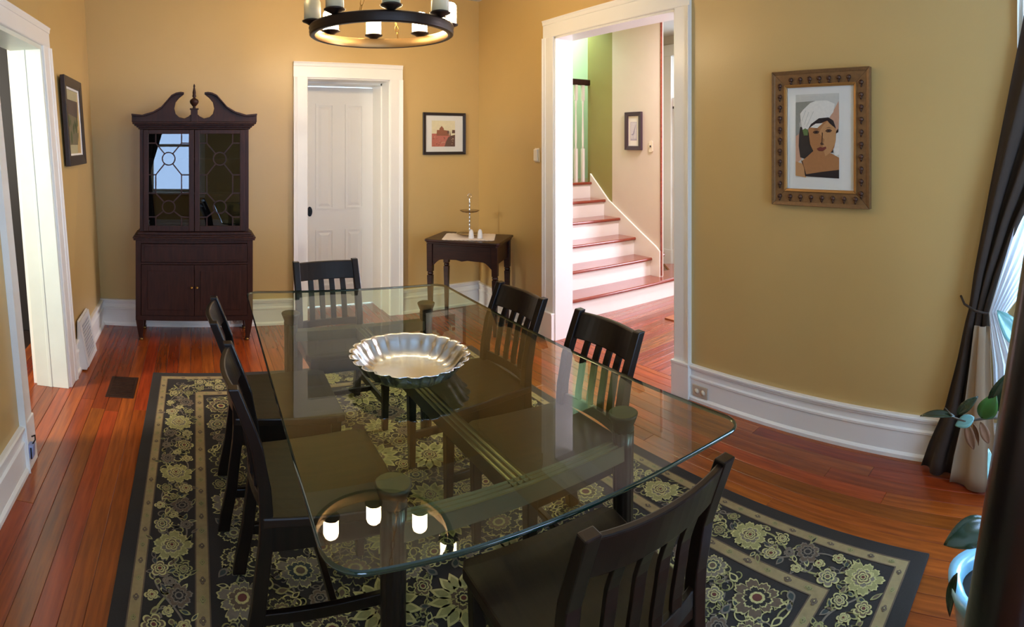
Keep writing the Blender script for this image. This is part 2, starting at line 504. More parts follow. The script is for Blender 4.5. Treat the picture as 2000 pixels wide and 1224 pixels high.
m = MB(); m.box(-1.06, -1.035, 3.565, 3.70, 0, 2.39); m.box(-1.06, -1.035, 2.58, 2.715, 0, 2.39); obj('casing', m, 'trim', t, sh=True)

# far doorway: trim_2 and its door
t = struct('trim_2', MB(), 'trim')
m = MB(); casing_side(m, 'Y', YF, -1, .996, .868, 0, 2.19); obj('casing', m, 'trim', t)
m = MB(); casing_side(m, 'Y', YF, -1, 1.775, 1.90, 0, 2.19); obj('casing', m, 'trim', t)
m = MB(); casing_head(m, 'Y', YF, -1, .868, 1.90, 2.185, 2.325); obj('head_casing', m, 'trim', t)
m = MB(); m.box(.985, 1.0, YF-.004, 5.34, 0, 2.19); m.box(1.0, 1.012, 5.06, 5.34, 0, 2.172); obj('jamb', m, 'trim', t)
m = MB(); m.box(1.768, 1.785, YF-.004, 5.34, 0, 2.19); m.box(1.754, 1.768, 5.06, 5.34, 0, 2.172); obj('jamb', m, 'trim', t)
m = MB(); m.box(.99, 1.78, YF-.004, 5.34, 2.176, 2.2); m.box(1.0, 1.768, 5.06, 5.34, 2.156, 2.176); obj('head_jamb', m, 'trim', t)
dr = thing('door_1', 'white four panel closet door with small black pull in deep frame', 'door', (1.012, 5.30, 0), kind='structure')
DW, DH = .742, 2.15
m = MB(); m.box(0, DW, 0, .035, .012, DH)
obj('leaf', m, 'door', dr)
def panel(m, x0, x1, z0, z1):
    # raised field inside a moulded recess, standing on the leaf
    for (i, y0, y1) in ((0, -.004, 0),):
        m.box(x0, x1, -.010, 0, z0, z0+.016); m.box(x0, x1, -.010, 0, z1-.016, z1)
        m.box(x0, x0+.016, -.010, 0, z0+.016, z1-.016); m.box(x1-.016, x1, -.010, 0, z0+.016, z1-.016)
    a = .03
    r0 = [(x0+a, 0, z0+a), (x1-a, 0, z0+a), (x1-a, 0, z1-a), (x0+a, 0, z1-a)]
    b = .055
    r1 = [(x0+b, -.008, z0+b), (x1-b, -.008, z0+b), (x1-b, -.008, z1-b), (x0+b, -.008, z1-b)]
    m.loft([r0, r1], smooth=False)
for (a, b) in ((.155, .335), (.455, .640)):
    for (z0, z1) in ((.955, 1.985), (.20, .755)):
        m = MB(); panel(m, a, b, z0, z1); obj('panel', m, 'door', dr)
m = MB()
ov = [(.095+.026*cos(a), .936+.048*sin(a)) for a in [2*pi*k/24 for k in range(24)]]
m.prism(ov, 'Y', -.012, 0); m.box(.088, .102, -.022, -.012, .915, .957)
obj('pull_plate', m, 'black', dr, bevel=.003)

# large cased opening in the right wall: trim_3
t = struct('trim_3', MB(), 'trim')
m = MB(); casing_side(m, 'X', XR, -1, 3.606, 3.744, .2, 2.465); obj('casing', m, 'trim', t)
m = MB(); casing_side(m, 'X', XR, -1, 2.325, 2.196, .2, 2.465); obj('casing', m, 'trim', t)
for (a, b) in ((3.60, 3.75), (2.19, 2.331)):
    m = MB(); m.box(XR-.042, XR, a, b, 0, .215); m.box(XR-.046, XR, a-.001, b+.001, .205, .222)
    obj('plinth', m, 'trim', t, bevel=.003)
m = MB(); casing_head(m, 'X', XR, -1, 2.196, 3.744, 2.463, 2.61); obj('head_casing', m, 'trim', t)
m = MB(); m.box(XR-.006, 2.90, 3.594, 3.61, 0, 2.466); obj('jamb', m, 'trim', t)
m = MB(); m.box(XR-.006, 2.90, 2.321, 2.337, 0, 2.466); obj('jamb', m, 'trim', t)
m = MB(); m.box(XR-.006, 2.90, 2.325, 3.606, 2.448, 2.47); obj('head_jamb', m, 'trim', t)
m = MB(); m.box(2.886, 2.91, 3.61, 3.74, 0, 2.6); m.box(2.886, 2.91, 2.21, 2.34, 0, 2.6); m.box(2.886, 2.91, 2.21, 3.74, 2.466, 2.6); obj('casing', m, 'trim', t)

# windows
def sash(par, axis, plane, a0, a1, z0, z1):
    def B(m, p, q, c, d, e, f):
        if axis == 'Y': m.box(c, d, p, q, e, f)
        else: m.box(p, q, c, d, e, f)
    zm = (z0+z1)/2; w = .045
    for (i, (zz0, zz1, off)) in enumerate(((z0, zm+.02, .0), (zm-.02, z1, .03))):
        s = MB()
        B(s, plane+off, plane+off+.03, a0, a0+w, zz0, zz1); B(s, plane+off, plane+off+.03, a1-w, a1, zz0, zz1)
        B(s, plane+off, plane+off+.03, a0+w, a1-w, zz0, zz0+w); B(s, plane+off, plane+off+.03, a0+w, a1-w, zz1-w, zz1)
        so = obj('sash', s, 'trim', par)
        g = MB(); B(g, plane+off+.012, plane+off+.016, a0+w, a1-w, zz0+w, zz1-w); obj('pane', g, 'pane', so)
w1 = struct('window_1', MB(), 'trim'); w1['label'] = 'tall daylight window in the right wall behind tied back drape'
m = MB(); casing_side(m, 'X', XR, -1, WY1, WY1+.03, WZ0-.1, WZ1); casing_side(m, 'X', XR, -1, WY0, WY0-.09, WZ0-.1, WZ1); casing_head(m, 'X', XR, -1, WY0-.09, WY1+.03, WZ1, WZ1+.12)
obj('window_frame', m, 'trim', w1)
m = MB(); m.box(XR-.06, 2.886, WY0-.11, WY1+.06, WZ0-.035, WZ0); obj('window_sill', m, 'trim', w1, bevel=.004)
sash(w1, 'X', 2.80, WY0, WY1, WZ0, WZ1)
for nm, a_, b_ in (('window_2', FX0, FX1), ('window_3', GX0, GX1)):
    w2 = struct(nm, MB(), 'trim')
    m = MB(); casing_side(m, 'Y', YN, 1, b_, b_+.1, FZ0-.1, FZ1); casing_side(m, 'Y', YN, 1, a_, a_-.1, FZ0-.1, FZ1); casing_head(m, 'Y', YN, 1, a_-.1, b_+.1, FZ1, FZ1+.12)
    obj('window_frame', m, 'trim', w2)
    m = MB(); m.box(a_-.12, b_+.12, YN-.1, YN+.06, FZ0-.035, FZ0); obj('window_sill', m, 'trim', w2, bevel=.004)
    sash(w2, 'Y', YN-.11, a_, b_, FZ0, FZ1)

# ------------------------------------------------------------------ hall: staircase, door, pictures
ST = thing('staircase', 'white staircase with red varnished treads climbing from the hall beyond the cased opening', 'staircase', (2.93, 3.93, 0), R(-4.2), kind='structure')
RZ, GO, TT = .19, .245, .032
def stair_poly(x1, y0, y1, r):
    """tread plan with a bullnose at its right end when r > 0"""
    if r <= 0:
        return [(0, y0), (x1, y0), (x1, y1), (0, y1)]
    pts = [(0, y0)]
    cx, cy = x1-r, y0+r
    for k in range(13):
        a = -pi/2+k*(pi/1)/12*.82
        pts.append((cx+r*cos(a), cy+r*sin(a)))
    pts.append((cx, y1+.02)); pts.append((0, y1+.02))
    return pts
ends = [2.05, 1.76, 1.57, 1.44, 1.44, 2.2]
rads = [.32, .28, .14, 0, 0, 0]
for k in range(6):
    y0 = k*GO
    y1 = y0+GO+.03 if k < 5 else y0+.62
    m = MB(); m.prism(stair_poly(ends[k], y0-.03, y1, rads[k]), 'Z', (k+1)*RZ-TT, (k+1)*RZ)
    obj('tread', m, 'tread', ST, bevel=.012, seg=3)
    m = MB(); m.prism(stair_poly(ends[k]-.045, y0, y1, max(0, rads[k]-.045)) if rads[k] else [(0, y0), (ends[k]-.02, y0), (ends[k]-.02, y1), (0, y1)], 'Z', k*RZ, (k+1)*RZ-TT+.001)
    obj('riser', m, 'trim', ST)
# stringer board on the wall following the slope
m = MB(); m.prism([(3.935, .0), (5.06, .0), (5.06, 1.24), (4.74, .95), (4.25, .655), (4.0, .51), (3.935, .46)], 'X', HX-.022, HX)
so_ = obj('stringer', m, 'trim', ST, bevel=.004); so_.matrix_parent_inverse = (Matrix.Translation(ST.location) @ Matrix.Rotation(R(-4.2), 4, 'Z')).inverted()
# guard at the landing
def baluster(m, x, y, z0, z1):
    h = z1-z0; q = .017
    m.box(x-q, x+q, y-q, y+q, z0, z0+h*.34); m.box(x-q, x+q, y-q, y+q, z1-h*.16, z1)
    m.lathe([(.016, z0+h*.34), (.010, z0+h*.37), (.015, z0+h*.45), (.012, z0+h*.55), (.009, z0+h*.72), (.012, z0+h*.8), (.016, z1-h*.16)], 10, (x, y, 0))
for k in range(11):
    m = MB(); baluster(m, .78+.103*k, 5*GO+.10, 6*RZ, 2.30); obj('baluster', m, 'trim', ST)
m = MB(); m.box(.6, 1.98, 5*GO+.065, 5*GO+.135, 2.30, 2.37); obj('handrail', m, 'mahogany', ST, bevel=.012)

# wall end bead, casing and the pale mint glazed front door
t = struct('trim_4', MB(), 'trim')
m = MB(); m.box(5.525, 5.56, 4.80, 4.965, .2, 2.75); obj('casing', m, 'trim', t, bevel=.006)
m = MB(); m.box(5.515, 5.56, 4.79, 4.975, 0, .2); obj('plinth', m, 'trim', t, bevel=.004)
m = MB(); m.box(5.525, 5.56, 3.72, 3.86, 0, 2.75); obj('casing', m, 'trim', t, bevel=.006)
m = MB(); m.box(5.52, 5.56, 3.70, 4.98, 2.75, 2.90); obj('head_casing', m, 'trim', t, bevel=.006)
m = MB(); m.box(5.56, 5.66, 3.86, 4.80, 2.07, 2.20); obj('transom_rail', m, 'trim', t, bevel=.004)
m = MB(); m.box(5.55, 5.58, 3.87, 4.79, 2.055, 2.085); obj('transom_bar', m, 'slot', t)
m = MB(); m.box(HX-.008, HX+.008, 3.922, 3.94, .2, 2.95); obj('corner_bead', m, 'tread', t)
dd = thing('door_2', 'pale mint front door with tall bright glass at the far end of the hall', 'door', (5.59, 3.87, 0), kind='structure')
mintm = plain('pale_mint_door_paint', (196, 220, 206), .4)
m = MB(); m.box(0, .04, 0, .15, .01, 2.05); m.box(0, .04, .80, .92, .01, 2.05); m.box(0, .04, .15, .80, .01, .55); m.box(0, .04, .15, .80, 1.88, 2.05)
obj('leaf', m, mintm, dd, bevel=.004)
m = MB(); m.box(.015, .022, .15, .80, .55, 1.88); obj('pane', m, 'pane', dd)
m = MB(); m.box(.015, .022, 0, .92, 2.2, 2.74); obj('transom_pane', m, 'pane', dd)
m = MB(); m.lathe([(.0, 0), (.02, .0), (.028, .02), (.024, .045), (0, .05)], 14); k = obj('knob', m, 'brass', dd, loc=(0, .86, .98), rot=(0, -pi/2, 0))

# ------------------------------------------------------------------ pictures
def frame_bars(m, w, h, fw, d, mi=0):
    """mitred frame in local x (width) z (height), standing out in -y"""
    o = [(-w/2, -h/2), (w/2, -h/2), (w/2, h/2), (-w/2, h/2)]
    i = [(-w/2+fw, -h/2+fw), (w/2-fw, -h/2+fw), (w/2-fw, h/2-fw), (-w/2+fw, h/2-fw)]
    for k in range(4):
        a, b = o[k], o[(k+1) % 4]; c, e = i[(k+1) % 4], i[k]
        vs = [(a[0], 0, a[1]), (b[0], 0, b[1]), (c[0], 0, c[1]), (e[0], 0, e[1]),
              (a[0], -d, a[1]), (b[0], -d, b[1]), (c[0], -d*.8, c[1]), (e[0], -d*.8, e[1])]
        m.add(vs, [(0, 1, 2, 3), (7, 6, 5, 4), (0, 4, 5, 1), (3, 2, 6, 7), (1, 5, 6, 2), (0, 3, 7, 4)], mi)
def flat(m, pts, y, mi):
    m.add([(p[0], y, p[1]) for p in pts], [tuple(range(len(pts)))], mi)
def mats(*cols):
    return [plain('print_colour', c, .75, var=.12, scale=70) for c in cols]

# far picture: domed buildings print in a thin black frame
p = thing('framed_print', 'small black framed sepia print of a domed building beside the closet door', 'picture', (2.338, YF-.002, 1.693))
w, h = .455, .405
m = MB(); frame_bars(m, w, h, .028, .024); obj('frame', m, 'frame_blk', p, bevel=.002)
m = MB(); m.box(-w/2+.02, w/2-.02, -.008, -.002, -h/2+.02, h/2-.02); obj('mat', m, 'mat', p)
m = MB()
cm = mats((230, 220, 180), (150, 92, 62), (104, 74, 58), (190, 110, 92), (206, 176, 140))
x0, x1, z0, z1 = -.135, .115, -.125, .125
flat(m, [(x0, z0), (x1, z0), (x1, z1), (x0, z1)], -.0084, 0)
flat(m, [(x0, z0), (x1, z0), (x1, -.02), (.06, -.02), (.03, -.005), (-.06, -.01), (-.08, .0), (x0, .0)], -.0088, 3)
flat(m, [(x1, z0), (x1, -.01), (.07, -.02), (.04, -.035), (.02, -.07), (.0, z0)], -.0092, 2)
flat(m, [(-.085, -.02), (.05, -.02), (.05, .02), (.035, .03), (-.005, .035), (-.08, .035)], -.0090, 1)
flat(m, [(-.055, .03), (-.005, .03), (-.008, .052), (-.028, .072), (-.03, .08), (-.032, .072), (-.052, .052)], -.0093, 1)
flat(m, [(.08, .005), (x1, .005), (x1, .035), (.085, .038)], -.0093, 2)
flat(m, [(.055, -.02), (.062, .03), (.068, -.02)], -.0094, 2)
flat(m, [(.03, .0), (.05, .0), (.052, .022), (.04, .032), (.028, .018)], -.0094, 2)
for k in range(26):
    a = rng.uniform(x0, x1-.02); b = rng.uniform(z0, -.03)
    flat(m, [(a, b), (a+rng.uniform(.005, .02), b), (a+.008, b+rng.uniform(.004, .012))], -.0096, rng.choice((1, 2, 4)))
obj('print', m, cm, p)
m = MB(); m.box(-w/2+.02, w/2-.02, -.0135, -.0125, -h/2+.02, h/2-.02); obj('pane', m, 'pic_pane', p)

# left wall picture (landscape print, dark frame) hanging on the sheared wall
p = thing('framed_landscape', 'dark framed tall landscape print on the left wall beside the doorway', 'picture', (XL-lean_at(4.155)*1.762+.014, 4.155, 1.762), 0)
p.rotation_euler = (0, -lean_at(4.155), 0)
w, h = .60, .66
Tl = Matrix.Rotation(pi/2, 4, 'Z')
def onleft(m):
    m.v = [tuple(Tl @ Vector(v)) for v in m.v]; return m
m = MB(); frame_bars(m, w, h, .075, .034); obj('frame', onleft(m), 'frame_dk', p, bevel=.003)
m = MB(); frame_bars(m, w-.15, h-.15, .014, .020); obj('slip', onleft(m), 'mat', p)
m = MB()
cm = mats((176, 168, 130), (92, 80, 70), (84, 92, 56), (120, 112, 84))
x0, x1, z0, z1 = -w/2+.085, w/2-.085, -h/2+.085, h/2-.085
flat(m, [(x0, z0), (x1, z0), (x1, z1), (x0, z1)], -.010, 0)
flat(m, [(x0, z0+.07), (x1, z0+.07), (x1, z1-.08), (x0, z1-.08)], -.0104, 3)
flat(m, [(x0, .06), (x1, .03), (x1, z1-.08), (x0, z1-.08)], -.0108, 1)
for k in range(14):
    a = x0+.03+rng.random()*(x1-x0-.07); b = rng.uniform(-.14, .02); s = rng.uniform(.015, .04)
    flat(m, [(a+s*cos(q)*.8, b+s*sin(q)*1.5) for q in [2*pi*i/9 for i in range(9)]], -.011-.0001*k, 2 if k % 3 else 3)
obj('print', onleft(m), cm, p)

# hall picture
p = thing('framed_drawing', 'plum framed small bird drawing on the cream hall wall above the stairs', 'picture', (HX-.002, 4.33, 1.735), 0)
p.rotation_euler = (0, 0, -pi/2)
w, h = .255, .42
m = MB(); frame_bars(m, w, h, .045, .03); obj('frame', m, 'frame_vi', p, bevel=.003)
m = MB(); m.box(-w/2+.03, w/2-.03, -.010, -.002, -h/2+.03, h/2-.03); obj('mat', m, 'mat', p)
cm = mats((206, 202, 208), (150, 144, 166), (176, 170, 186))
m = MB()
flat(m, [(-.05, -.105), (.05, -.105), (.05, .10), (-.05, .10)], -.0104, 2)
flat(m, [(-.044, -.085), (.044, -.085), (.044, .094), (-.044, .094)], -.0108, 0)
flat(m, [(-.04, -.04), (-.01, -.03), (.005, .01), (.03, .07), (.034, .066), (.018, .01), (.01, -.03), (-.01, -.05)], -.0112, 1)
flat(m, [(-.012, -.045), (-.008, -.045), (-.006, -.085), (-.01, -.085)], -.0112, 1)
obj('print', m, cm, p)

# large portrait in ornate bronze frame on the right wall
p = thing('framed_portrait', 'large ornate bronze framed portrait of a woman in a white headscarf on the gold wall', 'picture', (XR-.003, 1.300, 1.628), -pi/2)
w, h = .586, .742
m = MB(); frame_bars(m, w, h, .022, .034); obj('outer_rim', m, 'frame_gold', p, bevel=.004)
m = MB(); frame_bars(m, w-.036, h-.036, .064, .026); obj('frame', m, 'frame_gold', p, bevel=.002)
m = MB(); frame_bars(m, w-.155, h-.155, .016, .030); obj('inner_lip', m, 'gilt', p, bevel=.004)
m = MB(); frame_bars(m, w-.185, h-.185, .010, .014); m.box(-w/2+.09, w/2-.09, -.012, -.002, -h/2+.09, h/2-.09); obj('mat', m, 'mat', p)
def stud(x, z, ang):
    m = MB()
    m.lathe([(.0135, 0), (.012, .006), (.008, .010), (.0, .012)], 10)
    T = Matrix.Translation((x, -.024, z)) @ Matrix.Rotation(pi/2, 4, 'X')
    m.v = [tuple(T @ Vector(v)) for v in m.v]
    # little leaf tail pointing to the outside
    l = MB(); l.loft([[(-.004, -.024, -.004), (.004, -.024, -.004), (.003, -.030, -.004), (-.003, -.030, -.004)],
                      [(-.006, -.024, -.018), (.006, -.024, -.018), (.004, -.031, -.018), (-.004, -.031, -.018)],
                      [(-.001, -.024, -.028), (.001, -.024, -.028), (.0008, -.026, -.028), (-.0008, -.026, -.028)]])
    c, s = cos(ang), sin(ang)
    l.v = [(x+v[0]*c-v[2]*s, v[1], z+v[0]*s+v[2]*c) for v in l.v]
    m.add(l.v, l.f, 0, True)
    return m
studmat = plain('bronze_stud', (78, 50, 36), .35, .4)
def studs(pts, ang):
    for a, b in pts: obj('stud', stud(a, b, ang), studmat, p)
ix, iz = w/2-.050, h/2-.050
studs([(-ix+.07+k*(2*ix-.14)/6, iz) for k in range(7)], 0)
studs([(-ix+k*(2*ix)/7.5, -iz) for k in range(8)], 0)
studs([(-ix, -iz+.07+k*(2*iz-.1)/9) for k in range(10)], 0)
studs([(ix, -iz+.03+k*(2*iz-.06)/9) for k in range(10)], 0)
cm = mats((206, 204, 192), (150, 150, 138), (236, 232, 220), (176, 122, 74), (196, 146, 96), (44, 34, 34), (52, 44, 40), (120, 54, 44), (96, 120, 66), (92, 62, 40), (206, 160, 130))
PWD, PHT = .262, .455
def Q(a, b):  # coordinates read off the picture: 0..550 across, 0..1030 down
    return (-.018+(a/550-.5)*PWD, .012+(.5-b/1030)*PHT)
def poly(m, pts, lay, mi): flat(m, [Q(*q) for q in pts], -.0125-.0003*lay, mi)
m = MB()
poly(m, [(0, 0), (550, 0), (550, 1030), (0, 1030)], 0, 0)
poly(m, [(0, 95), (250, 85), (180, 180), (90, 270), (50, 360), (60, 480), (0, 520)], 1, 1)
poly(m, [(0, 520), (50, 480), (90, 520), (60, 640), (50, 720), (80, 800), (10, 860), (0, 860)], 1, 10)
poly(m, [(60, 400), (150, 420), (200, 560), (240, 720), (220, 760), (120, 800), (60, 780), (40, 640), (45, 500)], 2, 6)
poly(m, [(430, 300), (545, 95), (550, 300), (540, 470), (500, 500)], 1, 10)
poly(m, [(490, 480), (548, 420), (550, 740), (500, 760), (470, 640)], 1, 2)
poly(m, [(230, 700), (460, 730), (550, 780), (550, 945), (200, 990), (130, 990), (75, 830), (150, 770)], 3, 3)
poly(m, [(0, 830), (90, 860), (140, 990), (135, 1030), (0, 1010)], 4, 4)
poly(m, [(130, 990), (330, 955), (550, 925), (550, 1030), (140, 1015)], 5, 5)
poly(m, [(70, 810), (90, 830), (145, 1010), (125, 1015), (110, 900)], 6, 5)
poly(m, [(435, 680), (475, 660), (480, 720), (445, 720)], 3, 6)
poly(m, [(165, 430), (230, 320), (330, 290), (430, 310), (495, 390), (515, 450), (510, 570), (490, 660), (440, 730), (370, 770), (300, 770), (240, 720), (190, 620)], 6, 3)
poly(m, [(300, 480), (345, 400), (430, 310), (515, 450), (505, 600), (440, 720), (380, 765), (350, 640), (372, 560)], 7, 4)
poly(m, [(165, 430), (190, 370), (300, 300), (410, 285), (480, 330), (515, 430), (440, 370), (405, 330), (330, 360), (230, 380)], 8, 5)
poly(m, [(190, 410), (260, 365), (350, 360), (280, 420)], 9, 2)
poly(m, [(60, 240), (100, 190), (190, 110), (260, 85), (400, 85), (500, 130), (480, 230), (430, 290), (300, 300), (200, 370), (165, 430), (95, 440), (70, 340)], 9, 2)
for s in ((80, 330, 130, 200), (110, 380, 170, 220), (140, 400, 230, 215)):
    poly(m, [(s[0], s[1]), (s[0]+8, s[1]), (s[2]+8, s[3]), (s[2], s[3]-4)], 10, 0)
poly(m, [(90, 440), (130, 420), (165, 450), (160, 510), (110, 510)], 10, 8)
for cx, cy in ((268, 470), (425, 455)):
    poly(m, [(cx-45, cy), (cx-20, cy-22), (cx+15, cy-22), (cx+42, cy-4), (cx+20, cy+18), (cx-20, cy+20)], 11, 9)
    poly(m, [(cx-18, cy), (cx, cy-14), (cx+16, cy), (cx, cy+13)], 12, 5)
    poly(m, [(cx-48, cy-28), (cx, cy-46), (cx+46, cy-30), (cx, cy-38)], 11, 9)
poly(m, [(340, 470), (352, 480), (345, 600), (370, 620), (330, 630), (318, 610), (335, 590)], 11, 9)
poly(m, [(275, 672), (320, 650), (345, 658), (390, 645), (395, 668), (350, 702), (305, 700)], 11, 7)
obj('print', m, cm, p)
m = MB(); m.box(-w/2+.085, w/2-.085, -.0225, -.0215, -h/2+.085, h/2-.085); obj('pane', m, 'pic_pane', p)

# ------------------------------------------------------------------ small wall fittings
t_ = thing('thermostat', 'small cream box on the gold wall left of the cased opening', 'thermostat', (XR-.001, 3.845, 1.50), -pi/2)
m = MB(); m.box(-.032, .032, -.012, 0, -.06, .06); obj('back_plate', m, 'plastic', t_, bevel=.003)
m = MB(); m.box(-.026, .026, -.03, -.012, -.05, .05); obj('cover', m, 'plastic', t_, bevel=.005)
t_ = thing('light_switch', 'scalloped white switch plate on the cream hall wall', 'switch', (HX-.003, 4.075, 1.565), -pi/2)
m = MB(); m.prism([(-.03, -.05), (-.015, -.062), (.015, -.062), (.03, -.05), (.03, .05), (.015, .062), (-.015, .062), (-.03, .05)], 'Y', -.008, 0); obj('plate', m, 'plastic', t_, bevel=.002)
m = MB(); m.box(-.006, .006, -.018, -.008, -.008, .012); obj('toggle', m, 'slot', t_)
def outlet(name, label, loc, rz, mat='almond'):
    o = thing(name, label, 'outlet', loc, rz)
    m = MB(); m.box(-.058, .058, -.007, 0, -.036, .036); obj('plate', m, mat, o, bevel=.003)
    for s in (-1, 1):
        m = MB(); m.lathe([(.016, 0), (.016, .003), (.0, .003)], 16)
        T = Matrix.Translation((s*.024, -.007, 0)) @ Matrix.Rotation(pi/2, 4, 'X')
        m.v = [tuple(T @ Vector(v)) for v in m.v]
        m.box(s*.024-.006, s*.024-.004, -.0115, -.0095, -.005, .005); m.box(s*.024+.004, s*.024+.006, -.0115, -.0095, -.005, .005)
        obj('socket', m, 'almond' if mat == 'plastic' else 'plastic', o)
    return o
outlet('power_outlet', 'almond double outlet low on the right baseboard beside the cased opening', (XR-.020, 2.11, .068), -pi/2)
outlet('power_outlet', 'white outlet on the far baseboard seen under the dark cabinet', (.37, YF-.020, .052), 0, 'plastic')
o = thing('plug_adapter', 'grey blue plug with dark wire clipped on the left baseboard by the doorway', 'plug', (XL-lean_at(2.61)*.13+.028, 2.61, .12), pi/2)
m = MB(); m.box(-.022, .022, -.03, 0, -.055, .01); obj('plug_body', m, plain('grey_blue_plastic', (150, 160, 196), .4), o, bevel=.006)
m = MB(); m.tube([(.0, -.02, .005), (.0, -.035, .03), (.012, -.03, .045), (.025, -.01, .03)], .004, 6); m.tube([(-.024, -.02, .0), (-.028, -.025, -.05)], .004, 6); obj('wire', m, 'black', o)

# wall register and floor register
o = thing('wall_register', 'white sloping metal heat register at the foot of the left wall', 'vent', (XL-.005, 3.98, 0))
ry0, ry1 = -.15, .17
m = MB(); m.prism([(0, .01), (.072, .01), (.078, .03), (.012, .345), (0, .35)], 'Y', ry0, ry1)
obj('housing', m, 'white_metal', o, bevel=.003)
Ax = Vector((.078, 0, .03)); Bx = Vector((.012, 0, .345)); sl = (Bx-Ax).normalized(); nn = Vector((sl.z, 0, -sl.x))
def grid_box(m, u0, u1, s0, s1, d0, d1, mi=0):
    vs = []
    for u in (u0, u1):
        for s_ in (s0, s1):
            for d in (d0, d1):
                q = Ax+sl*s_+nn*d; vs.append((q.x, u, q.z))
    m.add(vs, [(0, 1, 3, 2), (4, 6, 7, 5), (0, 4, 5, 1), (2, 3, 7, 6), (0, 2, 6, 4), (1, 5, 7, 3)], mi)
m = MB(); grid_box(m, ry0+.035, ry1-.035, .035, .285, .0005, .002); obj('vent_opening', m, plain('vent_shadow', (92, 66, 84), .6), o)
for k in range(11):
    m = MB(); s_ = .042+k*.0235; grid_box(m, ry0+.035, ry1-.035, s_, s_+.0055, .002, .007); obj('slat', m, 'white_metal', o)
m = MB()
for k in range(12):
    u = ry0+.04+k*.0215; grid_box(m, u, u+.004, .035, .285, .002, .005)
obj('vent_grid', m, 'white_metal', o)
m = MB(); grid_box(m, ry0, ry1, .0, .035, .0, .009); grid_box(m, ry0, ry1, .285, .318, .0, .009); grid_box(m, ry0, ry0+.035, .035, .285, .0, .009); grid_box(m, ry1-.035, ry1, .035, .285, .0, .009)
obj('vent_rim', m, 'white_metal', o, bevel=.002)
o = thing('floor_register', 'dark brown metal floor register set in the boards by the doorway', 'vent', (-.475, 3.62, 0))
rm = plain('dark_brown_register', (52, 30, 20), .5, .3)
m = MB(); m.box(-.09, .09, -.155, .155, .0, .004); obj('rim', m, rm, o, bevel=.002)
for k in range(12):
    m = MB(); m.box(-.07, .07, -.135+k*.0235, -.122+k*.0235, .004, .007); obj('slat', m, rm, o)
o = obj('door_mat', MB().box(-.35, .35, -.55, .55, 0, .012), plain('tan_hall_mat', (150, 88, 52), .7, var=.15, scale=30), loc=(4.14, 2.82, .0), label='flat tan mat on the hall floor at the edge of the cased opening', cat='mat', bevel=.004)
o = thing('wall_plate', 'small cream wall plate in the dark side room beyond the left doorway', 'switch', (-1.62, 4.548, 1.02), 0)
m = MB(); m.box(-.04, .04, -.008, 0, -.06, .06); obj('plate', m, 'plastic', o, bevel=.002)
m = MB(); m.box(-.006, .006, -.018, -.008, -.012, .012); obj('toggle', m, 'plastic', o)

# ------------------------------------------------------------------ rug
RX0, RX1, RY0, RY1, RT = -.29, 2.09, .534, 3.85, .012
rug = thing('area_rug', 'black and olive floral border rug under the glass dining table', 'rug', ((RX0+RX1)/2, (RY0+RY1)/2, 0))
rw, rl = (RX1-RX0)/2, (RY1-RY0)/2
navy = plain('black_brown_wool', (38, 32, 27), .95, var=.25, scale=160, bump=.4, bscale=400)
tanw = plain('tan_wool', (142, 122, 82), .95, var=.3, scale=35, bump=.4, bscale=400)
rcols = [plain('olive_gold_wool', (178, 166, 108), .95, var=.3, scale=60), plain('pale_olive_wool', (140, 133, 82), .95, var=.3, scale=60),
         plain('brown_wool', (92, 74, 56), .95, var=.3, scale=60), plain('rust_wool', (92, 44, 34), .95, var=.2, scale=60),
         plain('taupe_wool', (112, 100, 84), .95, var=.25, scale=60), plain('slate_wool', (52, 58, 54), .95, var=.2, scale=60), navy]
m = MB(); m.box(-rw, rw, -rl, rl, 0, RT); obj('pile', m, navy, rug, bevel=.004)
def band(i0, i1, z):
    m = MB()
    for k, (a, b, c, d) in enumerate(((-rw+i0, rw-i0, -rl+i0, -rl+i1), (-rw+i0, rw-i0, rl-i1, rl-i0), (-rw+i0, -rw+i1, -rl+i1, rl-i1), (rw-i1, rw-i0, -rl+i1, rl-i1))):
        m.box(a, b, c, d, RT-.002, z)
    return m
B0, B1, B2, B3 = .060, .108, .290, .345
obj('outer_border', band(B0, B1, RT+.0010), tanw, rug)
obj('inner_border', band(B2, B3, RT+.0010), tanw, rug)
m = MB()
for (i0, i1) in ((B0, B0+.005), (B1-.005, B1), (B2, B2+.005), (B3-.005, B3)):
    b = band(i0, i1, RT+.0016); m.add(b.v, b.f, 0)
obj('border_line', m, [rcols[2]], rug)
Zp = RT+.0010
rr = random.Random(5)
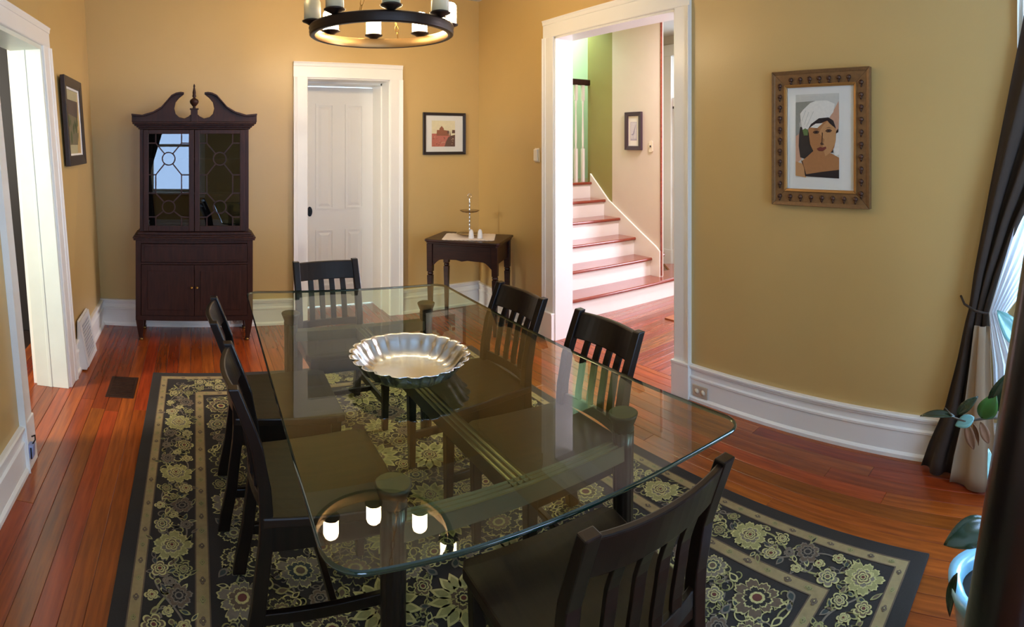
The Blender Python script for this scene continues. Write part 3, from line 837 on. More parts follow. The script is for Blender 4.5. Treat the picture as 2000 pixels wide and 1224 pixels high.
class Pat(MB):
    def flower(s, x, y, r, n, col, rot=0., squash=1., depth=.30, lay=3):
        N = n*(14 if r > .05 else 8)
        lob = [rr.uniform(.80, 1.08) for _ in range(n)]
        def ring(k, dep, grow):
            out = []
            for i in range(N):
                a = 2*pi*i/N
                q = r*k*(1-dep+dep*abs(cos(n*a/2))**.6)*(1+(.045*sin(3*n*a+1.3) if r > .05 else 0))*(1+(lob[int(n*a/(2*pi)+.5) % n]-1)*grow)
                u, v = q*cos(a), q*sin(a)*squash
                out.append((x+u*cos(rot)-v*sin(rot), y+u*sin(rot)+v*cos(rot)))
            return out
        # light outline, mid fill, second outline, dark fill, centre
        th = min(.2, .0055/r)
        lays = [(1.0, depth, col[0], 1), (1-th*1.3, depth*1.08, col[1], 1), (.60, depth*.9, col[0], .6), (.60-th*1.2, depth*.9, col[2], .6), (.30, .12, col[0], 0), (.19, .05, col[3], 0)]
        for j, (k, d, c, g) in enumerate(lays):
            z = Zp+.0004*(lay+j)
            s.fan((x, y, z), [(p[0], p[1], z) for p in ring(k, d, g)], c)
    def daisy(s, x, y, r, n, c0, c1, c2, lay=4):
        z = Zp+.0004*lay
        for i in range(n):
            a = 2*pi*i/n+rr.uniform(-.08, .08)
            s.leaf(x+.30*r*cos(a), y+.30*r*sin(a), a, r*.72, r*.36, c0, c1, lay)
        z += .0010
        s.fan((x, y, z), [(x+.30*r*cos(t), y+.30*r*sin(t), z) for t in [2*pi*i/14 for i in range(14)]], c2)
    def leaf(s, x, y, a, L, wd, c0, c1=None, lay=2):
        z = Zp+.0004*lay
        def pts(k, z):
            o = []
            for i in range(9):
                t = i/8; o.append((t, sin(pi*t**.8)*wd/2*k))
            up = [(.5+(t-.5)*k, h) for t, h in o]; dn = [(.5+(t-.5)*k, -h) for t, h in reversed(o)][1:-1]
            return [(x+t*L*cos(a)-h*sin(a), y+t*L*sin(a)+h*cos(a), z) for t, h in up+dn]
        q = pts(1, z); c = (x+.5*L*cos(a), y+.5*L*sin(a), z)
        s.fan(c, q, c0)
        if c1 is not None:
            z2 = z+.0004; s.fan((c[0], c[1], z2), pts(.62, z2), c1)
    def vine(s, pts, wd, c, lay=1):
        z = Zp+.0004*lay; L = []; Rr = []
        for i, p in enumerate(pts):
            a = pts[max(i-1, 0)]; b = pts[min(i+1, len(pts)-1)]
            dx, dy = b[0]-a[0], b[1]-a[1]; l = sqrt(dx*dx+dy*dy) or 1
            L.append((p[0]-dy/l*wd/2, p[1]+dx/l*wd/2, z)); Rr.append((p[0]+dy/l*wd/2, p[1]-dx/l*wd/2, z))
        n = len(pts)
        s.add(L+Rr, [(i, i+1, n+i+1, n+i) for i in range(n-1)], c)
    def curl(s, x, y, a, r, turn, wd, c, lay=1):
        pts = []
        for i in range(20):
            t = i/19; rad = r*(1-t*.8)
            an = a+turn*t*1.6*pi
            pts.append((x+rad*cos(an)-r*cos(a), y+rad*sin(an)-r*sin(a)))
        s.vine(pts, wd, c, lay)
PAL = [(0, 2, 6, 3), (0, 4, 2, 3), (0, 6, 4, 2), (1, 6, 2, 2), (4, 2, 6, 6), (0, 4, 5, 2)]
pt = Pat()
# floral band between the tan borders, laid along each side
def along(side, s):
    c = (B1+B2)/2
    if side == 0: return (-rw+c, s, pi/2)
    if side == 1: return (rw-c, s, pi/2)
    if side == 2: return (s, -rl+c, 0)
    return (s, rl-c, 0)
for side in range(4):
    half = (rl if side < 2 else rw)-(B1+B2)/2
    n = int(half*2/.012)
    def off(s, d):
        x, y, a = along(side, s)
        return (x+d*cos(a+pi/2), y+d*sin(a+pi/2))
    v1 = []; v2 = []
    for i in range(n+1):
        s_ = -half+2*half*i/n
        v1.append(off(s_, .052*sin(s_*2*pi/.46))); v2.append(off(s_, -.058*sin(s_*2*pi/.46+.5)))
    pt.vine(v1, .009, 1, 1); pt.vine(v2, .007, 4, 2)
    k = int(round(2*half/.46)); step = 2*half/k
    for i in range(k):
        s_ = -half+step*i
        x, y = off(s_, 0)
        if side < 2 or 0 < i:
            pt.flower(x, y, .084, 9, (0, 1, 4, 2), rr.random()*6, .95, .28, 5)
            pt.flower(x, y, .036, 5, (0, 2, 6, 3), rr.random()*6, 1, .3, 11)
        for (f, d, r_, nn_) in ((.25, .045, .045, 6), (.25, -.055, .030, 5), (.5, -.035, .058, 8), (.5, .06, .028, 5), (.75, .04, .040, 5), (.75, -.05, .036, 6), (.37, .0, .026, 5), (.63, .0, .026, 5)):
            x, y = off(s_+step*f, d)
            pt.flower(x, y, r_, nn_, PAL[rr.randrange(6)], rr.random()*6, rr.uniform(.8, 1), .34, 5)
        for j in range(46):
            x, y = off(s_+step*rr.random(), rr.uniform(-.080, .080))
            pt.leaf(x, y, rr.random()*6.28, rr.uniform(.03, .058), rr.uniform(.015, .024), rr.choice((0, 1, 1, 4)), rr.choice((6, 2, 5)), 3)
        for j in range(16):
            x, y = off(s_+step*(j+.5)/16, rr.uniform(-.04, .04))
            pt.curl(x, y, rr.random()*6.28, rr.uniform(.022, .036), rr.choice((-1, 1)), .006, rr.choice((0, 1, 4)), 2)
    # dashes in the tan borders
    for (c, wd) in (((B0+B1)/2, .020), ((B2+B3)/2, .024)):
        hh = (rl if side < 2 else rw)-c
        kk = int(2*hh/.085)
        for i in range(kk):
            s_ = -hh+2*hh*(i+.5)/kk
            base = along(side, s_); d = (c-(B1+B2)/2)*(-1 if side in (1, 3) else 1)
            if side == 0: q = (-rw+c, s_)
            elif side == 1: q = (rw-c, s_)
            elif side == 2: q = (s_, -rl+c)
            else: q = (s_, rl-c)
            pt.flower(q[0], q[1], wd*.75, 4, (2, 4, 2, 0) if i % 2 else (1, 2, 4, 2), base[2], .7, .3, 3)
# field: mirrored left/right and front/back
fw, fl_ = rw-B3-.01, rl-B3-.01
placed = []
def free(x, y, r):
    return all((x-a)**2+(y-b)**2 > (r+c)**2*.80 for a, b, c in placed)
def mir(x, y):
    return {(x, y), (-x, y), (x, -y), (-x, -y)}
spec = [(.125, 5), (.095, 12), (.065, 24), (.045, 60), (.028, 130), (.020, 120)]
todo = []
for r_, cnt in spec:
    tries = 0; got = 0
    while got < cnt and tries < 2500:
        tries += 1
        x = rr.uniform(0, fw-r_*.9); y = rr.uniform(0, fl_-r_*.9)
        if x < r_: x = 0. if r_ > .05 and rr.random() < .3 else r_*1.02
        if y < r_: y = r_*1.02
        if x+r_ > fw+.01 or y+r_ > fl_+.01: continue
        if free(x, y, r_):
            placed.append((x, y, r_)); got += 1
            todo.append((x, y, r_, rr.randrange(6), rr.random()*6.28, rr.random()))
for (x, y, r_, pi_, rot, q) in todo:
    for (mx, my) in mir(x, y):
        ro = rot if mx >= 0 else pi-rot
        ro = ro if my >= 0 else -ro
        if r_ > .1 or (r_ > .08 and q < .5):
            pt.daisy(mx, my, r_, 13, 0, 1, 3, 5)
            pt.flower(mx, my, r_*.42, 7, (0, 2, 6, 3), ro, 1, .3, 9)
        elif r_ > .035:
            pt.flower(mx, my, r_, 6 if r_ < .06 else 9, PAL[pi_], ro, .9, .28, 5)
        else:
            pt.leaf(mx-r_*cos(ro), my-r_*sin(ro), ro, r_*2, r_*1.1, (0, 1, 4)[pi_ % 3], (6, 2, 5)[pi_ % 3], 4)
# curling vines linking neighbours
for i, (x, y, r_) in enumerate(placed):
    near = sorted(placed, key=lambda q: (q[0]-x)**2+(q[1]-y)**2)[1:4]
    for (a, b, c) in near[:2]:
        dx, dy = a-x, b-y; k = rr.choice((-1, 1))*.35
        for sx in (1, -1):
            for sy in (1, -1):
                pts = []
                for t in range(11):
                    u = t/10; bow = k*4*u*(1-u)*.5
                    pts.append((sx*(x+dx*u-dy*bow), sy*(y+dy*u+dx*bow)))
                pt.vine(pts, .008 if r_ > .05 else .006, (0, 1, 4)[i % 3], 1+(i % 3))
for i in range(420):
    x = rr.uniform(.03, fw-.05); y = rr.uniform(.03, fl_-.05); a = rr.random()*6.28; r_ = rr.uniform(.02, .04); tn = rr.choice((-1, 1)); c = rr.choice((0, 1, 4))
    for sx in (1, -1):
        for sy in (1, -1):
            aa = a if sx > 0 else pi-a
            aa = aa if sy > 0 else -aa
            pt.curl(sx*x, sy*y, aa, r_, tn*sx*sy, .005, c, 2)
            if i % 2: pt.leaf(sx*x, sy*y, aa, r_*1.2, r_*.55, c, (6, 2, 5)[i % 3], 3)
me = bpy.data.meshes.new('floral_pattern')
me.from_pydata(pt.v, [], pt.f)
for c in rcols: me.materials.append(c)
me.polygons.foreach_set('material_index', pt.m); me.update()
o = bpy.data.objects.new('floral_pattern', me); COL.objects.link(o); o.parent = rug; o['kind'] = 'stuff'

# ------------------------------------------------------------------ chairs
GZ = .0195
def rect_ring(cx, cy, z, hx, hy): return [(cx-hx, cy-hy, z), (cx+hx, cy-hy, z), (cx+hx, cy+hy, z), (cx-hx, cy+hy, z)]
def interp(tab, z):
    for (a, b), (c, d) in zip(tab, tab[1:]):
        if a <= z <= c:
            t = (z-a)/(c-a); t = t*t*(3-2*t)*.4+t*.6
            return b+(d-b)*t
    return tab[-1][1]
PY = [(0, -.258), (.20, -.222), (.40, -.200), (.52, -.203), (.66, -.228), (.80, -.280), (.87, -.310)]
def back_y(z): return interp(PY, z)
def rail_y(x, z): return back_y(z)-.030*(1-(x/.19)**2)
GRP = 'espresso slat back dining chairs around the glass table'
def make_chair(label):
    c = thing('dining_chair', label, 'chair', group=GRP)
    # seat with scooped top
    m = MB(); N = 12; rows = []
    for j in range(N+1):
        t = j/N; y = -.215+.455*t; hw = .212+.038*t
        if t > .93: hw -= .02*((t-.93)/.07)**2
        rows.append([(hw*(2*i/10-1), y, .462-.010*(1-(2*i/10-1)**2)*sin(pi*min(1, max(0, t)))-(.006*((t-.9)/.1)**2 if t > .9 else 0)) for i in range(11)])
    top = [p_ for r_ in rows for p_ in r_]; n = 11
    vs = top+[(x, y, .430) for x, y, z in top]; K = len(top)
    fs = []
    for j in range(N):
        for i in range(n-1):
            a = j*n+i; fs.append((a, a+1, a+n+1, a+n)); fs.append((K+a, K+a+n, K+a+n+1, K+a+1))
    for i in range(n-1):
        fs.append((i, K+i, K+i+1, i+1)); a = N*n+i; fs.append((a, a+1, K+a+1, K+a))
    for j in range(N):
        a = j*n; fs.append((a, a+n, K+a+n, K+a)); a = j*n+n-1; fs.append((a, K+a, K+a+n, a+n))
    m.add(vs, fs); obj('seat', m, 'seat', c, bevel=.006)
    for s in (-1, 1):
        rings = []
        for k in range(15):
            z = .848*k/14; rings.append(rect_ring(s*.190, back_y(z), z, .0195, .024-.007*k/14))
        m = MB(); m.loft(rings, smooth=False); obj('back_post', m, 'espresso', c, bevel=.004)
        m = MB(); m.loft([rect_ring(s*.200, .205, 0, .015, .015), rect_ring(s*.205, .205, .432, .021, .021)], smooth=False); obj('leg', m, 'espresso', c, bevel=.003)
        m = MB(); m.box(s*.196-.010, s*.196+.010, -.19, .19, .355, .431); obj('side_apron', m, 'espresso', c, bevel=.002)
        m = MB(); m.box(s*.196-.010, s*.196+.010, -.215, .20, .135, .170); obj('stretcher', m, 'espresso', c, bevel=.003)
    m = MB(); m.box(-.186, .186, .195, .215, .355, .431); obj('front_apron', m, 'espresso', c, bevel=.002)
    m = MB(); m.box(-.175, .175, -.205, -.185, .37, .431); obj('rear_apron', m, 'espresso', c, bevel=.002)
    m = MB(); m.box(-.186, .186, .0, .022, .14, .165); obj('stretcher', m, 'espresso', c, bevel=.003)
    # crest rail, lower rail
    def rail(z0, z1, th):
        rings = []
        for i in range(13):
            x = -.175+.35*i/12
            a, b = rail_y(x, z0), rail_y(x, z1)
            rings.append([(x, a-th/2, z0), (x, a+th/2, z0), (x, b+th/2, z1), (x, b-th/2, z1)])
        return MB().loft(rings, smooth=False)
    obj('crest_rail', rail(.734, .838, .021), 'espresso', c, bevel=.005)
    obj('lower_rail', rail(.462, .505, .018), 'espresso', c, bevel=.003)
    for i in range(4):
        x = -.171+.342*(i+1)/5
        rings = []
        for k in range(9):
            z = .500+.238*k/8; y = rail_y(x, z)
            rings.append(rect_ring(x, y, z, .0165, .0065))
        m = MB(); m.loft(rings, smooth=False); obj('slat', m, 'espresso', c, bevel=.002)
    return c
ch = make_chair('dark slat back chair at the near end of the glass table, back to the viewer')
ch.location = (.902, 1.072, GZ); ch.rotation_euler = (0, 0, R(-6.1))
dup(ch, (.418, 1.854, GZ), R(-90.8), 'dark slat back chair on the left side of the table, the one nearer the viewer')
dup(ch, (.383, 2.459, GZ), R(-92), 'dark slat back chair on the left side of the table, the one nearer the cabinet')
dup(ch, (1.264, 1.721, GZ), R(87.3), 'dark slat back chair on the right side, in front of the cased opening')
dup(ch, (1.242, 2.323, GZ), R(90.5), 'dark slat back chair on the right side, nearer the corner side table')
dup(ch, (.822, 3.095, GZ), R(-178), 'dark slat back chair at the far end of the table before the white door')

# ------------------------------------------------------------------ glass dining table
TZ = .750
TX0, TX1, TY0, TY1 = .269, 1.449, .9985, 3.1245
TROT, TSK = -.1125, -.0971     # the top is a little out of square
dt = thing('dining_table', 'rectangular glass dining table with green edge on a dark fluted post base', 'table', ((TX0+TX1)/2, (TY0+TY1)/2, GZ), TROT)
ax, ay = (TX1-TX0)/2, (TY1-TY0)/2
def rrect(hx, hy, r, n=9):
    pts = []
    for (sx, sy, a0) in ((1, 1, 0), (-1, 1, pi/2), (-1, -1, pi), (1, -1, 1.5*pi)):
        for k in range(n):
            a = a0+pi/2*k/(n-1); pts.append((sx*(hx-r)+r*cos(a), sy*(hy-r)+r*sin(a)))
    return pts
zt, zb = TZ-GZ, TZ-GZ-.013
lay = [(0.006, zb, .079), (0.001, zb+.003, .084), (0, zb+.0065, .085), (0.001, zt-.003, .084), (0.006, zt, .079)]
rings = [[(x_+TSK*y_, y_, z_) for x_, y_ in rrect(ax-i_, ay-i_, r_)] for i_, z_, r_ in lay]
m = MB(); m.loft(rings[:1]+rings[-1:], 0, False, cap=False); m.v = []; m.f = []; m.m = []; m.sm = []
n = len(rings[0])
m.add(rings[-1], [tuple(range(n))], 0); m.add(rings[0], [tuple(range(n-1, -1, -1))], 0)
m.loft(rings, 1, True, cap=False)
me = bpy.data.meshes.new('glass_top'); me.from_pydata(m.v, [], m.f)
me.materials.append(MT['table_glass']); me.materials.append(MT['table_edge'])
me.polygons.foreach_set('material_index', m.m); me.polygons.foreach_set('use_smooth', m.sm); me.update()
o = bpy.data.objects.new('glass_top', me); COL.objects.link(o); o.parent = dt
cx, cy = dt.location.x, dt.location.y
posts = [((px_-cx)*cos(TROT)+(py_-cy)*sin(TROT), -(px_-cx)*sin(TROT)+(py_-cy)*cos(TROT)) for px_, py_ in ((1.245, 1.285), (.495, 1.330), (1.22, 2.765), (.487, 2.80))]
def flute(n, d): return lambda a, z: -d*(.5+.5*cos(n*a))
for (px_, py_) in posts:
    m = MB(); m.lathe([(.029, .0), (.031, .03), (.034, .6), (.036, zb-.055)], 48, (px_, py_, 0), wave=flute(12, .09))
    po = obj('post', m, 'espresso', dt)
    m = MB(); m.lathe([(.034, zb-.058), (.036, zb-.05), (.033, zb-.043), (.046, zb-.012), (.048, zb-.004), (.044, zb-.0006)], 28, (px_, py_, 0)); obj('post_cap', m, 'cap_dark', po)
def fluted_bar(p, q, z, wd=.052, th=.05):
    p = Vector((*p, z)); q = Vector((*q, z)); d = (q-p).normalized(); s_ = Vector((-d.y, d.x, 0)); u = Vector((0, 0, 1))
    prof = []
    for i in range(13):
        t = -1+2*i/12; prof.append((t*wd/2, th/2-(0, .0045, .0055, .0045)[i % 4] if i % 4 else th/2))
    prof += [(wd/2, -th/2), (-wd/2, -th/2)]
    return MB().loft([[e+s_*a+u*b for a, b in prof] for e in (p, q)], smooth=False)
m = fluted_bar(posts[0], posts[1], .60); obj('end_rail', m, 'gloss', dt)
m = fluted_bar(posts[2], posts[3], .60); obj('end_rail', m, 'gloss', dt)
mid0 = ((posts[0][0]+posts[1][0])/2, (posts[0][1]+posts[1][1])/2); mid1 = ((posts[2][0]+posts[3][0])/2, (posts[2][1]+posts[3][1])/2)
m = fluted_bar(mid0, mid1, .60, .06); obj('centre_rail', m, 'gloss', dt)

# bowl
bowl = thing('serving_bowl', 'round fluted silver metal bowl on the glass table', 'bowl', (.776, 1.915, TZ))
m = MB(); nb = 108
def bw(amp): return lambda a, z: amp*(max(0, min(1, (z-.004)/.02)))*(.8*abs(sin(a*11))**.55+.2*abs(sin(a*22))-.5)
outer = [(.0, .0), (.135, .0), (.150, .004), (.172, .020), (.188, .045), (.202, .064), (.214, .070), (.217, .072)]
inner = [(.214, .0735), (.204, .069), (.185, .047), (.168, .024), (.146, .009), (.13, .006), (.06, .0055), (.0, .0055)]
m.lathe(outer[1:]+inner[:-1], nb, wave=bw(.12), cap=False)
rings_in = [(.06*cos(2*pi*k/nb), .06*sin(2*pi*k/nb), .0055) for k in range(nb)]
m.fan((0, 0, .0055), rings_in)
m.fan((0, 0, .0), [(.135*cos(-2*pi*k/nb), .135*sin(-2*pi*k/nb), 0) for k in range(nb)])
obj('bowl_body', m, 'silver', bowl)
m = MB(); m.lathe([(.130, .0), (.132, .0035), (.126, .0035), (.125, 0)], 64, (0, 0, -.0), cap=False); obj('foot_ring', m, 'silver', bowl)

# ------------------------------------------------------------------ china cabinet
cb = thing('china_cabinet', 'dark mahogany china cabinet with broken scroll pediment and glass doors against the far wall', 'cabinet', (-.006, 4.49, 0))
LW, LD = .475, .345
m = MB(); m.box(-LW, -LW+.03, .02, LD, .17, .815); m.box(LW-.03, LW, .02, LD, .17, .815); m.box(-LW+.03, LW-.03, LD-.02, LD, .17, .815)
m.box(-LW+.03, LW-.03, .02, LD-.02, .17, .20); m.box(-LW, LW, .0, .02, .165, .205); m.box(-LW, -LW+.045, 0, .02, .205, .815); m.box(LW-.045, LW, 0, .02, .205, .815)
m.box(-LW+.045, LW-.045, 0, .02, .790, .815); m.box(-LW+.045, LW-.045, 0, .02, .620, .636)
obj('base_case', m, 'mahogany', cb, bevel=.002)
for (sx, yy) in ((-1, .03), (1, .03), (-1, LD-.03), (1, LD-.03)):
    m = MB(); m.loft([rect_ring(sx*(LW-.045), yy, .0, .014, .014), rect_ring(sx*(LW-.043), yy, .02, .018, .018), rect_ring(sx*(LW-.040), yy, .022, .014, .014), rect_ring(sx*(LW-.036), yy, .12, .027, .025), rect_ring(sx*(LW-.034), yy, .172, .033, .028)], smooth=False)
    lg = obj('leg', m, 'mahogany', cb)
    m = MB(); m.lathe([(.010, -.0), (.016, .004), (.016, .012), (.012, .018)], 12, (sx*(LW-.045), yy-.006, 0)); obj('caster', m, 'brass', lg)
dw = .0
m = MB(); m.box(-LW+.048, LW-.048, -.006, .014, .640, .786); m.box(-LW+.07, LW-.07, -.009, -.006, .66, .766)
dro = obj('drawer', m, 'mahogany', cb, bevel=.002)
for s in (-1, 1):
    m = MB(); a0, a1 = (-LW+.048, -.002) if s < 0 else (.002, LW-.048)
    m.box(a0, a1, -.004, .014, .208, .617); m.box(a0+.05, a1-.05, -.008, -.004, .255, .570)
    d = obj('lower_door', m, 'mahogany', cb, bevel=.002)
    m = MB(); m.lathe([(.006, 0), (.006, .012), (.011, .016), (.010, .026), (0, .029)], 12)
    T = Matrix.Translation((s*.022, -.004, .44)) @ Matrix.Rotation(pi/2, 4, 'X')
    m.v = [tuple(T @ Vector(v)) for v in m.v]; obj('knob', m, 'brass', d)
m = MB()
for (o_, z0, z1) in ((.016, .815, .830), (.022, .830, .842), (.006, .842, .856), (-.012, .856, .878)):
    m.box(-LW-o_, LW+o_, -o_, LD, z0, z1)
obj('waist_moulding', m, 'mahogany', cb, bevel=.003)
UW, UY, UZ0, UZ1 = .445, .045, .878, 1.715
for s in (-1, 1):
    m = MB(); m.prism([(s*UW, UY-.004), (s*UW, LD), (s*(UW-.022), LD), (s*(UW-.022), UY), (s*(UW-.03), UY), (s*(UW-.03), UY-.004)], 'Z', UZ0, UZ1)
    obj('case_side', m, 'mahogany', cb, bevel=.002)
m = MB(); m.box(-UW+.022, UW-.022, LD-.012, LD, UZ0, UZ1); m.box(-UW+.022, UW-.022, UY+.02, LD-.012, UZ1-.02, UZ1); m.box(-UW+.022, UW-.022, UY+.02, LD-.012, UZ0, UZ0+.012); obj('interior', m, 'mahogany_in', cb)
for z in (1.165, 1.455):
    m = MB(); m.box(-UW+.022, UW-.022, UY+.04, LD-.012, z, z+.014); obj('shelf', m, 'mahogany', cb)
def seg(m, a, b, wd, y0, y1):
    d = (Vector(b)-Vector(a)); d.normalize(); n_ = Vector((-d.y, d.x))*wd/2
    A = Vector(a); B = Vector(b)
    m.prism([tuple(A+n_), tuple(B+n_), tuple(B-n_), tuple(A-n_)], 'Y', y0, y1)
def circ(m, c, r, wd, y0, y1, n=20):
    for k in range(n):
        a, b = 2*pi*k/n, 2*pi*(k+1)/n
        P = lambda q, rr_: (c[0]+rr_*cos(q), c[1]+rr_*sin(q))
        m.prism([P(a, r-wd/2), P(b, r-wd/2), P(b, r+wd/2), P(a, r+wd/2)], 'Y', y0, y1)
for s in (-1, 1):
    a0, a1 = (-UW+.030, -.002) if s < 0 else (.002, UW-.030)
    z0, z1 = UZ0+.004, UZ1-.004; sw = .042
    m = MB(); m.box(a0, a0+sw, UY-.012, UY+.010, z0, z1); m.box(a1-sw, a1, UY-.012, UY+.010, z0, z1)
    m.box(a0+sw, a1-sw, UY-.012, UY+.010, z0, z0+.045); m.box(a0+sw, a1-sw, UY-.012, UY+.010, z1-.035, z1)
    d = obj('glass_door', m, 'mahogany', cb, bevel=.004)
    g0, g1, h0, h1 = a0+sw, a1-sw, z0+.045, z1-.035
    gx = (g0+g1)/2; gw = (g1-g0)/2; H = h1-h0
    m = MB(); m.box(g0, g1, UY+.000, UY+.003, h0, h1); obj('pane', m, 'cab_pane', d)
    q = .64*gw; r = .052; y0, y1 = UY-.008, UY-.001; wd = .0095
    c1, c2 = h1-.27*H, h0+.205*H
    corners = [(h1-.10*H, c1, h1-.445*H), (h1-.645*H, c2, h0+.095*H)]
    m = MB()
    for (zt_, zc_, zb_) in corners:
        circ(m, (gx, zc_), r, wd, y0, y1)
        for sx in (-1, 1):
            for zz in (zt_, zb_):
                v = Vector((sx*q, zz-zc_)); e = v.normalized()*r
                seg(m, (gx+e.x, zc_+e.y), (gx+sx*q, zz), wd, y0, y1)
                seg(m, (gx+sx*q, zz), (gx+sx*gw, zz), wd, y0, y1)
    for sx in (-1, 1):
        seg(m, (gx+sx*q, corners[0][0]), (gx+sx*q, h1), wd, y0, y1)
        seg(m, (gx+sx*q, corners[0][2]), (gx+sx*q, corners[1][0]), wd, y0, y1)
        seg(m, (gx+sx*q, corners[1][2]), (gx+sx*q, h0), wd, y0, y1)
    obj('muntin', m, 'mahogany', d)
m = MB()
for (o_, z0, z1) in ((.012, 1.715, 1.728), (.026, 1.728, 1.742), (.042, 1.742, 1.756), (.056, 1.756, 1.772)):
    m.box(-UW-o_, UW+o_, UY-o_, LD, z0, z1)
obj('crown_moulding', m, 'mahogany', cb, bevel=.004)
SCR = [(-462, 55), (-382, 47), (-302, 70), (-242, 105), (-202, 150), (-166, 190), (-132, 206), (-100, 211), (-76, 208), (-92, 196), (-112, 180), (-137, 150), (-147, 105), (-137, 66), (-112, 42), (-72, 32), (-40, 48), (-26, 62), (-20, 20), (-20, 0), (-462, 0)]
for s in (-1, 1):
    pts = [(-s*x_*.00112*.985 if s > 0 else x_*.00112*.985, 1.772+max(0, z_-6)*.00112) for x_, z_ in SCR]
    m = MB(); m.prism(pts, 'Y', UY-.02, UY+.012)
    sc_ = obj('scroll', m, 'mahogany', cb, bevel=.003)
    m = MB()
    top = pts[:9]
    rg = [[(x_, UY-.045, z_), (x_, UY+.012, z_), (x_, UY+.012, z_+.014), (x_, UY-.045, z_+.014)] for x_, z_ in top]
    m.loft(rg, smooth=False); obj('scroll_moulding', m, 'mahogany', sc_)
m = MB(); m.box(-.028, .028, UY-.026, UY+.016, 1.772, 1.875); m.box(-.036, .036, UY-.032, UY+.02, 1.872, 1.884); obj('finial_plinth', m, 'mahogany', cb, bevel=.003)
m = MB(); m.lathe([(.010, 0), (.014, .004), (.010, .012), (.018, .022), (.034, .042), (.037, .058), (.030, .072), (.012, .082), (.010, .090), (.017, .098), (.012, .110), (.014, .128), (.010, .150), (.006, .172), (.009, .180), (.004, .195), (0, .200)], 18, (0, UY-.006, 1.884)); obj('finial', m, 'mahogany', cb)

# ------------------------------------------------------------------ corner side table with its things
AZ = .78
ctr = Vector((2.305, 4.285)); ang = R(-47.5)
stb = thing('side_table', 'small dark walnut side table set across the far corner', 'table', (ctr.x, ctr.y, 0), ang)
tw, td = .335, .235
m = MB(); m.prism([(-tw, -td+.02), (-tw+.02, -td), (tw-.02, -td), (tw, -td+.02), (tw, td), (-tw, td)], 'Z', AZ-.022, AZ); obj('tabletop', m, 'walnut', stb, bevel=.006)
m = MB(); m.prism([(-tw+.012, -td+.03), (-tw+.03, -td+.014), (tw-.03, -td+.014), (tw-.012, -td+.03), (tw-.012, td-.012), (-tw+.012, td-.012)], 'Z', AZ-.040, AZ-.022); obj('top_moulding', m, 'walnut', stb, bevel=.004)
lx, ly = tw-.045, td-.045
arch = [(-lx, AZ-.040), (lx, AZ-.040), (lx, AZ-.225)]+[(lx-.03-.08*k/6, AZ-.225+.055*sin(pi/2*k/6)) for k in range(7)]+[(.05, AZ-.165), (0, AZ-.175), (-.05, AZ-.165)]+[(-lx+.11-.08*k/6, AZ-.17-.055*(1-cos(pi/2*k/6))) for k in range(7)]+[(-lx, AZ-.225)]
m = MB(); m.prism(arch, 'Y', -ly-.012, -ly+.008); obj('front_apron', m, 'walnut', stb, bevel=.002)
m = MB(); m.prism(arch, 'Y', ly-.008, ly+.012); obj('rear_apron', m, 'walnut', stb, bevel=.002)
for s in (-1, 1):
    m = MB(); m.box(s*lx-.010, s*lx+.010, -ly, ly, AZ-.19, AZ-.04); obj('side_apron', m, 'walnut', stb, bevel=.002)
    for t_ in (-1, 1):
        m = MB(); X_, Y_ = s*lx, t_*ly
        m.loft([rect_ring(X_, Y_, AZ-.28, .024, .024), rect_ring(X_, Y_, AZ-.04, .026, .026)], smooth=False)
        m.lathe([(.020, AZ-.282), (.026, AZ-.292), (.026, AZ-.302), (.018, AZ-.312)], 14, (X_, Y_, 0))
        m.loft([rect_ring(X_, Y_, 0, .013, .013), rect_ring(X_, Y_, AZ-.312, .023, .023)], smooth=False)
        obj('leg', m, 'walnut', stb, bevel=.002)
ca, sa = cos(ang), sin(ang)
def on_side(x_, y_): return (ctr.x+x_*ca-y_*sa, ctr.y+x_*sa+y_*ca)
# lace mat with a scalloped edge, laid crosswise
m = MB(); hx, hy = .215, .165; ring = []
for (x0, y0, x1, y1) in ((-hx, -hy, hx, -hy), (hx, -hy, hx, hy), (hx, hy, -hx, hy), (-hx, hy, -hx, -hy)):
    L = sqrt((x1-x0)**2+(y1-y0)**2); n_ = int(L/.006); nx, ny = (y1-y0)/L, -(x1-x0)/L
    for k in range(n_):
        t_ = k/n_; b = .010*abs(sin(t_*L/.036*pi))
        ring.append((x0+(x1-x0)*t_+nx*b, y0+(y1-y0)*t_+ny*b))
m.prism(ring, 'Z', 0, .0025)
obj('lace_mat', m, 'lace', loc=(*on_side(.0, .0), AZ+.0005), rot=(0, 0, ang+R(14)), label='white lace mat with scalloped edge lying on the corner side table', cat='cloth')
mz = AZ+.004
ts = thing('tiered_stand', 'two tier serving stand with smoked plates and silver stem on the lace mat', 'stand', (*on_side(-.015, .045), mz))
def plate(m, r, z): m.lathe([(.02, z), (r*.55, z+.001), (r*.8, z+.006), (r, z+.018), (r, z+.021), (r*.8, z+.010), (r*.55, z+.005), (.02, z+.004)], 40, cap=False)
m = MB(); plate(m, .118, .004); obj('lower_plate', m, 'plate_glass', ts)
m = MB(); plate(m, .088, .205); obj('upper_plate', m, 'plate_glass', ts)
m = MB(); pr = [(.022, 0), (.022, .004), (.007, .010)]
for k in range(9):
    z = .012+k*.034; pr += [(.0055, z), (.0095, z+.010), (.0055, z+.020)]
pr += [(.006, .325), (.004, .332)]
m.lathe(pr, 14); obj('stem', m, 'chrome', ts)
m = MB(); m.tube([(.018*cos(a), 0, .352+.018*sin(a)) for a in [2*pi*k/16 for k in range(17)]], .003, 6); obj('ring_handle', m, 'chrome', ts)
